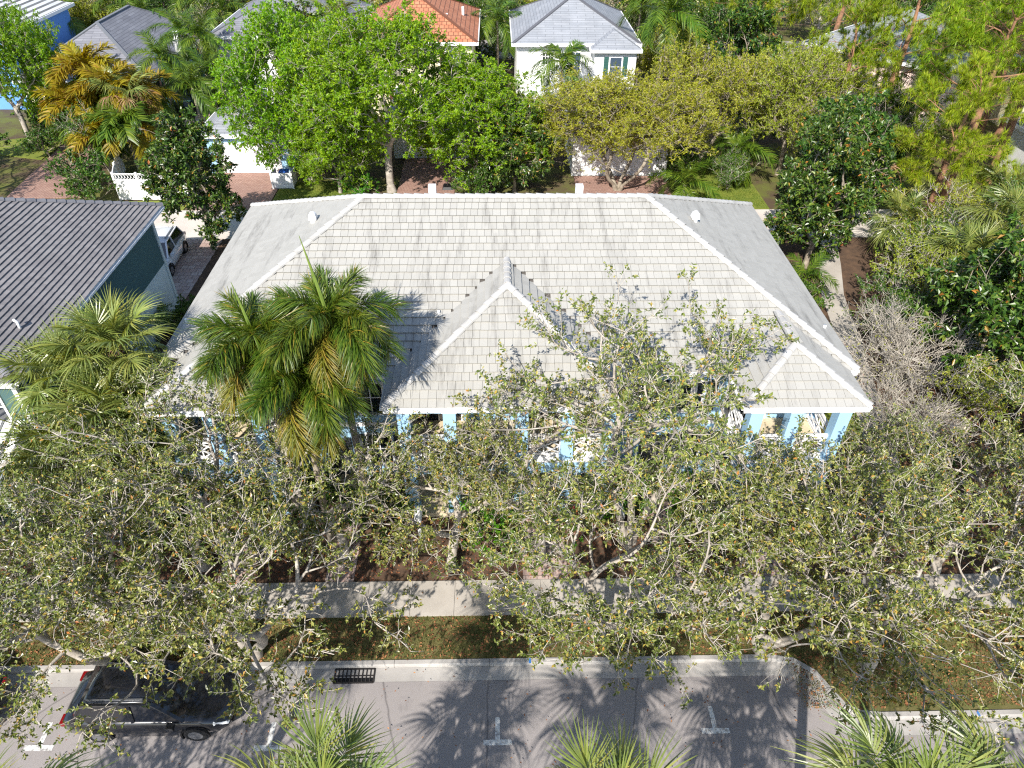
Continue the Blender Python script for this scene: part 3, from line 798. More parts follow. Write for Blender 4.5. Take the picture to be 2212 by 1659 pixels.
def roof_sheet(root, x0, x1, y0, y1, E, p, mat, z_off=0.0, name='roof'):
    """far hip roof: facets with courses laid out in metres"""
    L = root.location; me = bpy.data.meshes.new(name); V, F, UV = [], [], []
    for k, (pts, eu, ev) in facets_of(x0, x1, y0, y1, E + z_off, p).items():
        eu, ev = Vector(eu).normalized(), Vector(ev).normalized(); o = Vector(pts[0]); n = len(V)
        for q in pts:
            V.append((q[0] - L[0], q[1] - L[1], q[2])); d = Vector(q) - o; UV.append((d.dot(eu), d.dot(ev)))
        F.append(tuple(range(n, n + len(pts))))
    n = len(V); b = E + z_off - 0.16
    cs = [(x0, y0), (x1, y0), (x1, y1), (x0, y1)]
    for (a, c) in zip(cs, cs[1:] + cs[:1]):
        k = len(V); V += [(a[0] - L[0], a[1] - L[1], E + z_off), (a[0] - L[0], a[1] - L[1], b), (c[0] - L[0], c[1] - L[1], b), (c[0] - L[0], c[1] - L[1], E + z_off)]
        UV += [(0, 0)] * 4; F.append((k, k + 1, k + 2, k + 3))
    me.from_pydata(V, [], F); u = me.uv_layers.new(name="UVMap")
    for lp in me.loops: u.data[lp.index].uv = UV[lp.vertex_index]
    me.materials.append(M[mat]); return obj(name, me, root)
def hip_caps_bar(root, roof, x0, x1, y0, y1, E, p, mat, w=0.28):
    L = root.location; b = MB(); A, B, Cc, D, r1, r2 = [Vector(q) - Vector((L[0], L[1], -0.01)) for q in hip_roof_pts(x0, x1, y0, y1, E, p)]
    if (r2 - r1).length > .3: b.bar(r1, r2, w, 0.1)
    for a, c in ([(A, r1), (B, r2), (Cc, r2), (D, r1)] if x1 - x0 >= y1 - y0 else [(A, r1), (B, r1), (Cc, r2), (D, r2)]): b.bar(a, c, w, 0.08)
    b.build('ridge_line', mat, roof)
def far_house(name, x0, x1, y0, y1, E, p, wall, roofm, label, ovh=0.5, capm=None, fascia=True):
    """plain house body with hip roof; x0..y1 are the eaves"""
    root = empty(name, ((x0 + x1) / 2, (y0 + y1) / 2, 0), 0, label, 'house'); L = root.location
    MB().box(x0 + ovh - L[0], x1 - ovh - L[0], y0 + ovh - L[1], y1 - ovh - L[1], -0.1, E - 0.17).build('wall', wall, root)
    rf = roof_sheet(root, x0, x1, y0, y1, E, p, roofm)
    if capm: hip_caps_bar(root, rf, x0, x1, y0, y1, E, p, capm)
    if fascia:
        f = MB(); cs = [(x0, y0), (x1, y0), (x1, y1), (x0, y1)]
        for a, c in zip(cs, cs[1:] + cs[:1]):
            n = Vector((c[1] - a[1], a[0] - c[0], 0)).normalized() * 0.04
            f.bar((a[0] - L[0] + n.x, a[1] - L[1] + n.y, E - .1), (c[0] - L[0] + n.x, c[1] - L[1] + n.y, E - .1), 0.08, 0.26)
        f.build('fascia', 'trim_white', root)
        MB().box(x0 + .05 - L[0], x1 - .05 - L[0], y0 + .05 - L[1], y1 - .05 - L[1], E - .2, E - .165).build('soffit', 'trim_white', root)
    return root
def railing(root, a, c, z, parent_name='railing', h=1.0):
    """white balcony rail: posts, rails and crossed bars"""
    L = root.location; a, c = Vector((a[0] - L[0], a[1] - L[1], z)), Vector((c[0] - L[0], c[1] - L[1], z)); b = MB()
    U = Vector((0, 0, 1)); d = c - a; n = max(1, round(d.length / 1.3))
    b.bar(a + U * h, c + U * h, 0.09, 0.07); b.bar(a + U * (h - .16), c + U * (h - .16), 0.05, 0.05); b.bar(a + U * .1, c + U * .1, 0.06, 0.06)
    for i in range(n):
        p, q = a + d * (i / n), a + d * ((i + 1) / n); m = (p + q) / 2
        lo, hi = U * .13, U * (h - .18)
        b.bar(p + U * .1, p + U * (h - .02), 0.06); b.bar(q + U * .1, q + U * (h - .02), 0.06)
        b.bar(p + lo, q + hi, 0.045, 0.04); b.bar(p + hi, q + lo, 0.045, 0.041)
        b.bar(m + lo, m + hi, 0.045, 0.039)
        # inner diamond
        cz = U * (h * 0.48)
        b.bar(p + cz, m + hi, 0.04, 0.036); b.bar(m + hi, q + cz, 0.04, 0.036); b.bar(q + cz, m + lo, 0.04, 0.036); b.bar(m + lo, p + cz, 0.04, 0.036)
    return b.build(parent_name, 'trim_white', root)
def column(root, x, y, z0, z1, w=0.42, mat='stucco_blue', capmat='trim_white'):
    L = root.location; x -= L[0]; y -= L[1]
    o = MB().box(x - w / 2, x + w / 2, y - w / 2, y + w / 2, z0, z1).build('column', mat, root)
    MB().box(x - w / 2 - .04, x + w / 2 + .04, y - w / 2 - .04, y + w / 2 + .04, z1 - .14, z1 - .002).build('capital', capmat, o)
    MB().box(x - w / 2 - .03, x + w / 2 + .03, y - w / 2 - .03, y + w / 2 + .03, z0 + .001, z0 + .16).build('base', mat, o)
    return o
def arch_panel(root, xa, xb, y, z_spring, z_top, t=0.3, mat='stucco_blue'):
    """wall strip over an arched opening"""
    L = root.location; xa -= L[0]; xb -= L[0]; y -= L[1]; b = MB(); n = 12; w = xb - xa; rise = min(0.55, w * 0.3)
    for i in range(n):
        q = []
        for k in (i, i + 1):
            x = xa + w * k / n; u = 2 * k / n - 1; q.append((x, z_spring + rise * math.sqrt(max(0, 1 - u * u))))
        for yy, rev in ((y - t / 2, False), (y + t / 2, True)):
            pts = [(q[0][0], yy, q[0][1]), (q[1][0], yy, q[1][1]), (q[1][0], yy, z_top), (q[0][0], yy, z_top)]
            b.poly(pts[::-1] if rev else pts)
        b.poly([(q[0][0], y - t / 2, q[0][1]), (q[0][0], y + t / 2, q[0][1]), (q[1][0], y + t / 2, q[1][1]), (q[1][0], y - t / 2, q[1][1])])
    return b.build('arch', mat, root)

# ------------------------------------------------------------------ cars
def car(name, loc, rz, paint, label, suv=False, plate=True):
    """car along local +X (front), built from lofted sections"""
    root = empty(name, loc, rz, label, 'car'); L = 4.75 if suv else 4.6; W = 0.93 if suv else 0.9
    belt = 1.0 if suv else 0.88; top = 1.68 if suv else 1.43
    st = [(-L / 2, .80, .50, belt - .16), (-L / 2 + .12, .88, .30, belt - .04), (-L / 2 + .6, .97, .22, belt), (-.9, 1, .2, belt + .01), (.4, 1, .2, belt), (1.0, .99, .2, belt - .03), (1.5, .96, .22, belt - .09), (L / 2 - .35, .9, .26, belt - .2), (L / 2 - .08, .78, .34, belt - .34), (L / 2, .66, .42, belt - .44)]
    rings = []
    for x, k, zb, zt in st:
        w = W * k; m = (zb + zt) / 2
        rings.append([(x, y, z) for y, z in ((-w * .86, zb), (-w, zb + .12), (-w * 1.01, m), (-w * .97, zt - .06), (-w * .88, zt), (-w * .45, zt + .03), (w * .45, zt + .03), (w * .88, zt), (w * .97, zt - .06), (w * 1.01, m), (w, zb + .12), (w * .86, zb))])
    MB().loft(rings).build('body', paint, root, smooth=True)
    # cabin: pillars and roof in paint, glass between
    xr0, xr1 = (-L / 2 + .35, -L / 2 + .75) if suv else (-L / 2 + .55, -L / 2 + 1.25)
    xf0, xf1 = 1.15, 0.35
    b0, b1 = W * .9, W * .70
    r = []
    for x, hw, z in ((xr1 - .03, b1 * .93, top - .06), (xr1 + .25, b1, top - .015), (-.3, b1 * 1.02, top + .015), (xf1 - .25, b1, top - .01), (xf1 + .05, b1 * .93, top - .06)):
        r.append([(x, -hw, z - .05), (x, -hw * .9, z), (x, 0, z + .025), (x, hw * .9, z), (x, hw, z - .05), (x, 0, z - .06)])
    roof = MB().loft(r).build('roof_panel', paint, root, smooth=True)
    zb = belt - .03
    def cnr(x, hw, z): return (Vector((x, -hw, z)), Vector((x, hw, z)))
    fl, fr = cnr(xf0, b0 * .96, zb); tl, tr = cnr(xf1, b1 * .97, top - .06)
    MB().loft([[fl, fr, fr - Vector((.1, 0, .02)), fl - Vector((.1, 0, .02))], [tl, tr, tr - Vector((.1, 0, .02)), tl - Vector((.1, 0, .02))]]).build('windshield', 'glass_car', root)
    rl, rr = cnr(xr0, b0 * .94, zb); ul, ur = cnr(xr1, b1 * .95, top - .06); dd = Vector((.1, 0, -.02))
    MB().loft([[rl, rr, rr + dd, rl + dd], [ul, ur, ur + dd, ul + dd]]).build('rear_window', 'glass_car', root)
    for s in (-1, 1):
        g = MB(); y0_, y1_ = s * b0 * .985, s * b1 * 1.0
        q = [(xr0 + .12, y0_, zb), (xf0 - .12, y0_, zb), (xf1 - .05, y1_, top - .09), (xr1 + .08, y1_, top - .09)]
        q2 = [(a, b - s * .06, c) for a, b, c in q]
        g.loft([q, q2]).build('side_window', 'glass_car', root)
        p = MB()
        for a, c in (((xr0, s * b0 * .97, zb - .02), (xr1, s * b1 * .98, top - .05)), ((xf0, s * b0 * .98, zb - .02), (xf1, s * b1 * .99, top - .05)), ((-.25, s * b0 * 1.0, zb), (-.3, s * b1 * 1.02, top - .06)), ((xr1, s * b1, top - .05), (xf1, s * b1, top - .05))):
            p.bar(a, c, .09, .06)
        p.build('pillar', paint, root)
        MB().box(xf0 - .35, xf0 - .15, min(s * (W + .02), s * (W + .2)), max(s * (W + .02), s * (W + .2)), belt + .0, belt + .15).build('mirror', paint, root)
        MB().loft([[(L / 2 - .42, s * W * .90, belt - .32), (L / 2 - .42, s * W * .62, belt - .30), (L / 2 - .42, s * W * .62, belt - .2), (L / 2 - .42, s * W * .9, belt - .21)], [(L / 2 - .05, s * W * .76, belt - .44), (L / 2 - .01, s * W * .5, belt - .44), (L / 2 - .03, s * W * .5, belt - .36), (L / 2 - .1, s * W * .76, belt - .36)]]).build('headlight', 'lamp_glass', root)
        MB().box(-L / 2 - .015, -L / 2 + .2, min(s * W * .55, s * W * .86), max(s * W * .55, s * W * .86), belt - .28, belt - .1).build('taillight', 'tail_red', root)
        for x in (-1.38, 1.38):
            w = MB().tube([(x, s * (W - .22), .33), (x, s * (W + .012), .33)], .335, 22).build('wheel', 'tyre', root, smooth=False)
            b = MB().tube([(x, s * (W - .05), .33), (x, s * (W + .022), .33)], .215, 16); b.build('rim', 'rim', w)
            a = MB()
            for i in range(14):
                t = math.pi * (i - .5) / 12; t2 = math.pi * (i + .5) / 12
                a.bar((x + .40 * math.cos(t), s * (W + .005), .33 + .40 * math.sin(t)), (x + .40 * math.cos(t2), s * (W + .005), .33 + .40 * math.sin(t2)), .06, .05)
            a.build('wheel_arch', 'black_plastic', root)
    MB().box(L / 2 - .1, L / 2 + .02, -.55, .55, .38, .5).build('grille', 'black_plastic', root)
    if plate: MB().box(-L / 2 - .03, -L / 2 + .03, -.16, .16, .62, .76).build('number_plate', 'lamp_glass', root)
    if suv:
        for s in (-1, 1): MB().bar((-1.5, s * b1 * .86, top + .04), (.15, s * b1 * .86, top + .05), .04, .04).build('roof_rail', 'rim', root)
    return root
# ------------------------------------------------------------------ ground, street, pavements
g = sheet('ground', [(-300, -200, -0.03), (300, -200, -0.03), (300, 400, -0.03), (-300, 400, -0.03)], 'ground'); struct(g)
KERB = [(-70, 12.2), (8.8, 12.2), (9.45, 12.08), (9.95, 11.7), (10.2, 11.15), (10.5, 10.6), (10.95, 10.33), (11.6, 10.25), (70, 10.25)]
def offset_path(path, d):
    out = []
    for i, p in enumerate(path):
        a, c = Vector(path[max(0, i - 1)]), Vector(path[min(len(path) - 1, i + 1)]); t = (c - a).normalized()
        n = Vector((-t.y, t.x)); out.append((p[0] + n.x * d, p[1] + n.y * d))
    return out
kf, kb, gf = KERB, offset_path(KERB, 0.2), offset_path(KERB, -0.46)
st = sheet('street', [(-70, -30, 0.0), (70, -30, 0.0)] + [(x, y, 0.0) for x, y in reversed(gf)], 'street'); struct(st)
def resample(path, step):
    out = []; 
    for (x0, y0), (x1, y1) in zip(path, path[1:]):
        n = max(1, int(round(math.hypot(x1 - x0, y1 - y0) / step)))
        out += [(x0 + (x1 - x0) * i / n, y0 + (y1 - y0) * i / n) for i in range(n)]
    return out + [path[-1]]
kp = resample(KERB, 3.0); kpb = offset_path(kp, 0.2); kpg = offset_path(kp, -0.46)
kroot = struct(sheet('gutter', [(*p, 0.006) for p in kpg] + [(*p, 0.012) for p in reversed(kp)], 'kerb_concrete'))
kerb_root = empty('kerb', (0, 0, 0)); kerb_root['kind'] = 'structure'
for i in range(len(kp) - 1):
    a, c, ab, cb = Vector((*kp[i], 0)), Vector((*kp[i + 1], 0)), Vector((*kpb[i], 0)), Vector((*kpb[i + 1], 0)); e = (c - a).normalized() * 0.006
    if abs(a.x) > 45: continue
    def sec(p, q, s):
        d = (q - p).normalized(); p = p + s
        return [p + Vector((0, 0, -.05)), p + d * 0.02 + Vector((0, 0, .10)), p + d * 0.06 + Vector((0, 0, .135)), q + s + Vector((0, 0, .14)), q + s + Vector((0, 0, -.05))]
    MB().loft([sec(a, ab, e), sec(c, cb, -e)]).build('kerb_section', 'kerb_concrete', kerb_root)
vg = sheet('grass_verge', [(*p, 0.10) for p in kpb] + [(70, 14.02, 0.10), (-70, 14.02, 0.10)], 'verge'); struct(vg)
# parking bay markings, painted T shapes
for i, (u, v) in enumerate(((1075, 1600), (580, 1612), (1545, 1575), (85, 1612))):
    p = at_z(u, v); b = MB()
    b.box(-.42, .42, -.08, .08, 0.003, 0.0065).box(-.07, .07, .081, .75, 0.003, 0.006)
    o = b.build('parking_marking', 'paint_white', None, (p.x, p.y - .05, 0)); o['kind'] = 'structure'
for u, v in ((1423, 1437), (2060, 1545), (1075 + 355, 1437)):
    pass
for (u, v, z) in ((1490, 1857, 0), (2748, 2000, 0)):
    p = at_z(u / 1.302, v / 1.302, 0.14)
    yk = 12.2 if p.x < 9 else 10.25
    o = MB().box(-.035, .035, 0.015, .185, .142, .146).build('blue_mark', 'paint_blue', None, (p.x, yk, 0)); o['kind'] = 'structure'
# sidewalk of separate slabs
sw = struct(sheet('sidewalk', [(-70, 13.99, 0.09), (70, 13.99, 0.09), (70, 15.41, 0.09), (-70, 15.41, 0.09)], 'mulch'))
slab = MB().loft([[(0.006, .0, 0), (1.494, .0, 0), (1.494, 1.4, 0), (0.006, 1.4, 0)], [(0.006, .0, .055), (1.494, .0, .055), (1.494, 1.4, .055), (0.006, 1.4, .055)]]).mesh('slab', 'concrete')
for i in range(40):
    obj('slab', slab, sw, (-30 + i * 1.5, 14.0, 0.085))
# front gardens and walks
gb = struct(sheet('garden_bed', [(-70, 15.42, 0.085), (70, 15.42, 0.085), (70, 41.4, 0.085), (-70, 41.4, 0.085)], 'mulch'))
for nm, x0, x1, y0, y1 in (('walk', 0.9, 2.5, 15.42, 18.2), ('walk', -9.9, -8.7, 15.42, 18.2), ('walk', 9.3, 10.6, 15.42, 18.2), ('walk', -6.1, -5.1, 15.42, 20.55), ('walk', 5.8, 6.9, 15.42, 20.55)):
    struct(sheet(nm, [(x0, y0, .11), (x1, y0, .11), (x1, y1, .11), (x0, y1, .11)], 'paver_walk', thick=.1))
# side path right of the house
PTH = [(16.2, 20.5), (17.4, 26), (18.3, 30), (19.1, 34.4), (20.3, 38), (21.3, 41.45)]
pl, pr = offset_path(PTH, 0.62), offset_path(PTH, -0.62)
struct(sheet('side_path', [(*p, .12) for p in pr] + [(*p, .12) for p in reversed(pl)], 'concrete', thick=.1))
struct(sheet('side_lawn', [(14.0, 22.5, .105), (16.4, 22.5, .105), (18.0, 31.5, .105), (14.6, 34, .105)], 'lawn'))
# alley and what lies along it
struct(sheet('alley', [(-80, 41.4, .02), (80, 41.4, .02), (80, 45.7, .02), (-80, 45.7, .02)], 'alley_concrete'))
def pave(name, pts, mat='paver', z=.03):
    o = sheet(name, [(p[0], p[1], z) for p in pts], mat, thick=.05); struct(o); return o
pave('driveway', [at_z(12, 428), at_z(172, 428), at_z(205, 322), at_z(150, 300)])
pave('driveway', [(-20.9, 45.7), (-15.6, 45.7), (-15.6, 52.1), (-20.9, 52.1)])
pave('driveway', [(-7.0, 45.7), (-2.9, 45.7), (-2.9, 55), (-7.0, 55)])
pave('driveway', [(5.9, 45.7), (12.6, 45.7), (12.6, 51.5), (5.9, 51.5)])
pave('driveway', [(-22.5, 34.2), (-17.2, 34.2), (-17.2, 41.4), (-22.5, 41.4)], 'paver_walk', .115)
pave('patio', [(-27, 58.5), (-21.5, 58.5), (-21.5, 66.5), (-27, 66.5)], 'paver_walk', .04)
for pts in ([(-15.5, 45.8), (-9, 45.8), (-9, 50.5), (-15.5, 50.5)], [(12.8, 45.8), (19, 45.8), (19, 55), (12.8, 55)], [(-30, 45.8), (-21.2, 45.8), (-21.2, 47.2), (-30, 47.2)], [at_z(0, 335), at_z(90, 345), at_z(140, 308), at_z(110, 290), at_z(0, 305)]):
    pave('lawn', pts, 'lawn', .025)
struct(sheet('back_street', [(-90, 84, .02), (90, 84, .02), (90, 92, .02), (-90, 92, .02)], 'street'))
# ------------------------------------------------------------------ tufts of grass, fallen leaves
grass_patch('grass', [(-22, 9.2, 12.42, 13.98), (9.3, 22, 10.6, 13.98)], 60000, 'grass_blade', 'short dry grass on the verge between kerb and sidewalk', 0.07, 3, z=.1)
grass_patch('grass', [(-15.4, -9.2, 45.9, 50.4), (12.9, 18.9, 45.9, 54.8), (14.3, 17.3, 23, 32)], 26000, 'grass_green', 'green lawn grass behind and beside the white-roofed house', 0.11, 4, z=.03)
litter_patch('leaf_litter', [(-22, 9.2, 12.42, 13.98), (9.3, 22, 10.6, 13.98)], 7000, 'brown fallen leaves scattered over the grass verge', 5, .12)
litter_patch('leaf_litter', [(-20, 22, 15.5, 18.4), (13.2, 24, 18.4, 30)], 14000, 'brown fallen leaves on the mulch of the front garden', 6, .1)
litter_patch('leaf_litter', [(-20, 20, 8.5, 12.1), (-20, 20, 14.05, 15.35)], 420, 'few loose leaves lying on the asphalt and the sidewalk', 7, .145, .075)
# ------------------------------------------------------------------ the white-roofed townhouse
E0, P0 = 5.8, 0.513
HX0, HX1, HY0, HY1 = -12.13, 12.97, 20.05, 33.84
WINGS = [(-11.75, -7.55, 18.1), (-3.81, 4.66, 18.18), (8.36, 12.6, 18.05)]
camp = Vector((0, 0, CAM_H))
def near_front(t):
    P, w, eu, ev, n, te = t
    d = (P - camp).length
    return d + (100 if n.y > 0.1 else 0) + (6 if abs(n.x) > 0.1 else 0) + (40 if P.x < -4.2 and P.y < 21.5 else 0)
house = empty('townhouse', (0.42, 26.9, 0), 0, 'long pale blue townhouse under a big white tiled hip roof', 'house')
tiled_roof(house, HX0, HX1, HY0, HY1, E0, P0, WINGS, 'tile_white', 'cap_white', 'underlay_white', 300, 11, near_front)
eaves(house, HX0, HX1, HY0, HY1, E0, WINGS, 0.5)
HL = house.location
def hb(x0, x1, y0, y1, z0, z1, name, mat, parent=None):
    return MB().box(x0 - HL[0], x1 - HL[0], y0 - HL[1], y1 - HL[1], z0, z1).build(name, mat, parent or house)
hb(-11.55, 12.4, 20.6, 33.3, -0.05, 5.555, 'wall', 'stucco_blue')
hb(-11.58, 12.43, 20.56, 20.62, 2.85, 3.05, 'string_course', 'trim_white')
def vent_pipe(x, y, z, r, h, hood=False):
    b = MB().tube([(x - HL[0], y - HL[1], z - .1), (x - HL[0], y - HL[1], z + h)], r, 10)
    o = b.build('vent', 'trim_white', house, smooth=True)
    if hood:
        x -= HL[0]; y -= HL[1]
        MB().loft([[(x - .16, y - .16, z + h - .05), (x + .16, y - .16, z + h - .05), (x + .16, y + .2, z + h - .05), (x - .16, y + .2, z + h - .05)], [(x - .13, y - .12, z + h + .16), (x + .13, y - .12, z + h + .16), (x + .12, y + .12, z + h + .16), (x - .12, y + .12, z + h + .16)], [(x - .05, y - .05, z + h + .24), (x + .05, y - .05, z + h + .24), (x + .05, y + .05, z + h + .24), (x - .05, y + .05, z + h + .24)]]).build('vent_hood', 'trim_white', o)
def on_roof(u, v, facet):
    """hit of a picture point with a facet of the big roof"""
    d = _ray(u, v); n, o = {'front': (Vector((0, -P0, 1)), Vector((0, HY0, E0))), 'left': (Vector((-P0, 0, 1)), Vector((HX0, 0, E0))), 'right': (Vector((P0, 0, 1)), Vector((HX1, 0, E0)))}[facet]
    t = (o - camp).dot(n) / d.dot(n); return camp + d * t
for u, v, f, r, h, hood in ((678, 482, 'left', .12, .25, True), (1500, 480, 'right', .12, .25, True), (948, 680, 'front', .045, .2, False), (1251, 675, 'front', .045, .22, False), (1780, 710, 'right', .06, .16, False), (405, 700, 'left', .05, .25, False)):
    p = on_roof(u, v, f); vent_pipe(p.x, p.y, p.z, r, h, hood)
for u in (935, 1250):   # vents beyond the ridge
    p = at_y(u, 424, 27.6); hb(p.x - .15, p.x + .15, 27.45, 27.7, 8.6, 9.58, 'ridge_vent', 'trim_white')
# porches, two storeys
def porch(xa, xb, yf, cols, arches=True):
    yb = 20.59; w = .44
    hb(xa, xb, yf - .05, yb, -.05, .32, 'porch_floor', 'tan_floor')
    sl = hb(xa, xb, yf, yb, 2.62, 3.02, 'balcony', 'stucco_blue')
    hb(xa - .06, xb + .06, yf - .08, yb, 3.02, 3.09, 'balcony_edge', 'trim_white', sl)
    hb(xa + .25, xb - .25, yf + .25, yb - .01, 3.09, 3.105, 'balcony_floor', 'tan_floor', sl)
    for x in cols:
        column(house, x, yf + w / 2, .32, 2.62, w); column(house, x, yf + w / 2, 3.09, 5.5, w)
    hb(xa, xb, yf + .04, yf + .38, 5.30, 5.545, 'porch_beam', 'stucco_blue')
    for a, c in zip(cols, cols[1:]):
        railing(house, (a + w / 2, yf + w / 2), (c - w / 2, yf + w / 2), 3.09)
        if arches: arch_panel(house, a + w / 2, c - w / 2, yf + w / 2, 2.0, 2.615)
    for x in (cols[0], cols[-1]):
        railing(house, (x, yf + w), (x, yb), 3.09)
porch(8.75, 12.25, 18.3, [8.97, 10.35, 12.03])
porch(-3.42, 4.27, 18.42, [-3.2, -1.62, 0.88, 2.5, 4.05])
porch(-11.4, -7.9, 18.35, [-11.18, -9.75, -8.12])
for x, z, w, h, nx, nz in ((9.4, .35, 1.0, 2.1, 2, 3), (11.3, .9, 1.0, 1.4, 2, 2), (9.5, 3.1, 1.6, 2.05, 2, 3), (-2.4, .35, 1.6, 2.1, 2, 3), (0.0, .9, 1.1, 1.4, 2, 2), (3.2, .35, 1.0, 2.1, 2, 3), (-2.2, 3.1, 1.7, 2.05, 2, 3), (2.0, 3.1, 1.7, 2.05, 2, 3), (-10.4, .35, 1.1, 2.1, 2, 3), (-8.7, .9, .8, 1.4, 2, 2), (-10.3, 3.1, 1.7, 2.05, 2, 3)):
    window(house, x, 20.6, z, w, h, 'trim_white', 'glass_dark', nx, nz)
for x, z, w, h in ((-6.7, 3.6, .9, 1.35), (-4.7, 3.6, .9, 1.35), (-4.6, .9, .9, 1.5), (5.4, 3.6, .9, 1.35), (7.3, 3.6, .9, 1.35), (7.6, .9, .9, 1.4)):
    window(house, x, 20.6, z, w, h, 'trim_white', 'glass_dark', 2, 2, shutters='louvre_dark')
for x in (-6.2, 6.2):
    hb(x - .5, x + .5, 20.54, 20.62, .1, 2.25, 'door', 'louvre_dark'); hb(x - .9, x + .9, 19.5, 20.6, -.05, .25, 'door_step', 'tan_floor')
for y in (23.5, 27, 30.5): window(house, y, 12.4, 3.5, .9, 1.4, 'trim_white', 'glass_dark', 2, 2, side=1, axis='x')
for x, y in ((-11.5, 20.4), (12.35, 20.4), (-3.6, 20.35), (4.45, 20.35)):
    MB().bar((x - HL[0], y - HL[1], .1), (x - HL[0], y - HL[1], 5.5), .09, .07).build('downspout', 'trim_white', house)

# ------------------------------------------------------------------ the slate-roofed neighbour
nb = empty('neighbour_house', (-29.2, 26.8, 0), 0, 'grey slate-tiled house with a two-tone sage wall beside the white roof', 'house')
NX0, NX1, NY0, NY1 = -41.8, -16.68, 19.65, 33.9
def near_nb(t):
    P, w, eu, ev, n, te = t
    vis = 0 if (n.x > .1) else 200
    return (P - camp).length + vis
tiled_roof(nb, NX0, NX1, NY0, NY1, E0, P0, [], 'tile_slate', 'cap_slate', 'underlay_slate', 300, 12, near_nb, skip=('left', 'rear'), tw=.24, te=.2)
eaves(nb, NX0, NX1, NY0, NY1, E0, [], .5, 'trim_white', 'trim_white')
NL = nb.location
def nbx(x0, x1, y0, y1, z0, z1, name, mat, parent=None):
    return MB().box(x0 - NL[0], x1 - NL[0], y0 - NL[1], y1 - NL[1], z0, z1).build(name, mat, parent or nb)
nbx(-41.3, -17.2, 20.2, 33.4, -.05, 2.9, 'lower_wall', 'stucco_pale'); nbx(-41.3, -17.198, 20.198, 33.4, 2.9, 5.555, 'upper_wall', 'stucco_sage')
nbx(-17.3, -17.14, 33.25, 33.46, 0, 5.54, 'corner_trim', 'stucco_pale'); nbx(-17.3, -17.14, 20.14, 20.3, 0, 5.54, 'corner_trim', 'trim_white')
MB().bar((-17.1 - NL[0], 20.6 - NL[1], .1), (-17.1 - NL[0], 20.6 - NL[1], 5.5), .09, .09).build('downspout', 'trim_white', nb)
# front porch with a small ribbed metal roof
nbx(-24, -17.6, 18.0, 20.19, -.05, .3, 'porch_floor', 'concrete')
pr_ = MB()
pr_.loft([[(-24.2 - NL[0], 17.7 - NL[1], 2.75), (-17.35 - NL[0], 17.7 - NL[1], 2.75), (-17.35 - NL[0], 17.7 - NL[1], 2.83), (-24.2 - NL[0], 17.7 - NL[1], 2.83)], [(-24.2 - NL[0], 20.19 - NL[1], 3.55), (-17.35 - NL[0], 20.19 - NL[1], 3.55), (-17.35 - NL[0], 20.19 - NL[1], 3.63), (-24.2 - NL[0], 20.19 - NL[1], 3.63)]])
pro = pr_.build('porch_roof', 'trim_white', nb)
for i in range(17):
    x = -24.1 + i * .42 - NL[0]
    MB().bar((x, 17.68 - NL[1], 2.86), (x, 20.19 - NL[1], 3.66), .06, .06).build('roof_rib', 'rim', pro)
nbx(-24.0, -17.5, 17.9, 18.05, 2.4, 2.72, 'porch_beam', 'stucco_pale')
for x in (-17.75, -20.3, -22.9): column(nb, x, 18.15, .3, 2.4, .34, 'stucco_pale')
nbx(-20.0, -18.3, 20.12, 20.2, .3, 2.4, 'doorway', 'glass_dark')
gc = MB()
for i in range(8): gc.box(-20.1 + i * .24 - NL[0], -20.1 + i * .24 + .2 - NL[0], 18.25 - NL[1] + .02 * (i % 2), 18.3 - NL[1] + .02 * (i % 2), .35, 1.35)
gc.build('porch_curtain', 'green_cloth', nb)
window(nb, -20.5, 20.2, 3.6, 1.0, 1.4, 'trim_white', 'glass_dark', 2, 2)
window(nb, -18.4, 20.2, 3.6, .9, 1.4, 'trim_white', 'glass_dark', 2, 2)
p = camp + _ray(45, 712) * ((Vector((NX1, 0, E0)) - camp).dot(Vector((P0, 0, 1))) / _ray(45, 712).dot(Vector((P0, 0, 1))))
MB().tube([(p.x - NL[0], p.y - NL[1], p.z - .1), (p.x - NL[0], p.y - NL[1], p.z + .35), (p.x - NL[0] - .12, p.y - NL[1] + .02, p.z + .42)], .05, 8).build('vent', 'trim_white', nb, smooth=True)

# ------------------------------------------------------------------ houses beyond the alley
h = far_house('blue_house', -53, -41.2, 66.3, 79, 6.3, .42, 'stucco_bluehouse', 'roof_whitetile', 'strong blue house with a ribbed white roof and narrow windows')
for y in (69.6, 72.0): window(h, y, -41.7, 4.0, .9, 1.7, 'trim_white', 'glass_dark', 1, 2, side=1, axis='x')
for y in (68.5, 74.0): window(h, y, -41.7, .9, .9, 1.5, 'trim_white', 'glass_dark', 1, 2, side=1, axis='x')
MB().bar((-41.66 + 47.1, 66.7 - 72.65, .1), (-41.66 + 47.1, 66.7 - 72.65, 6.1), .1).build('downspout', 'trim_white', h)
h = far_house('grey_roof_house', -40.4, -29.0, 63.6, 82, 3.3, .58, 'stucco_cream', 'roof_grey', 'low house with a dark grey hip roof beside the blue house', capm='roof_lightgrey')
window(h, -36, 64.1, .9, 1.2, 1.3, nx=2); window(h, -32, 64.1, .9, 1.2, 1.3, nx=2)
for (u, v) in ((378, 75), (385, 95)):
    q = at_z(u, v, 5.2); MB().box(q.x - .3 - h.location[0], q.x + .3 - h.location[0], q.y - .2 - h.location[1], q.y + .2 - h.location[1], 4.6, 5.5).build('roof_vent', 'trim_white', h)
h = far_house('pale_blue_house', -24.75, -12.2, 67.3, 80.5, 6.0, .45, 'stucco_white', 'roof_grey', 'white two-storey house with grey hip roof behind the bright green tree', capm='roof_lightgrey')
for x in (-21.2, -18.0, -14.6):
    window(h, x, 67.8, 3.9, 1.1, 1.3, nx=2); window(h, x, 67.8, .8, 1.2, 1.5, nx=2)
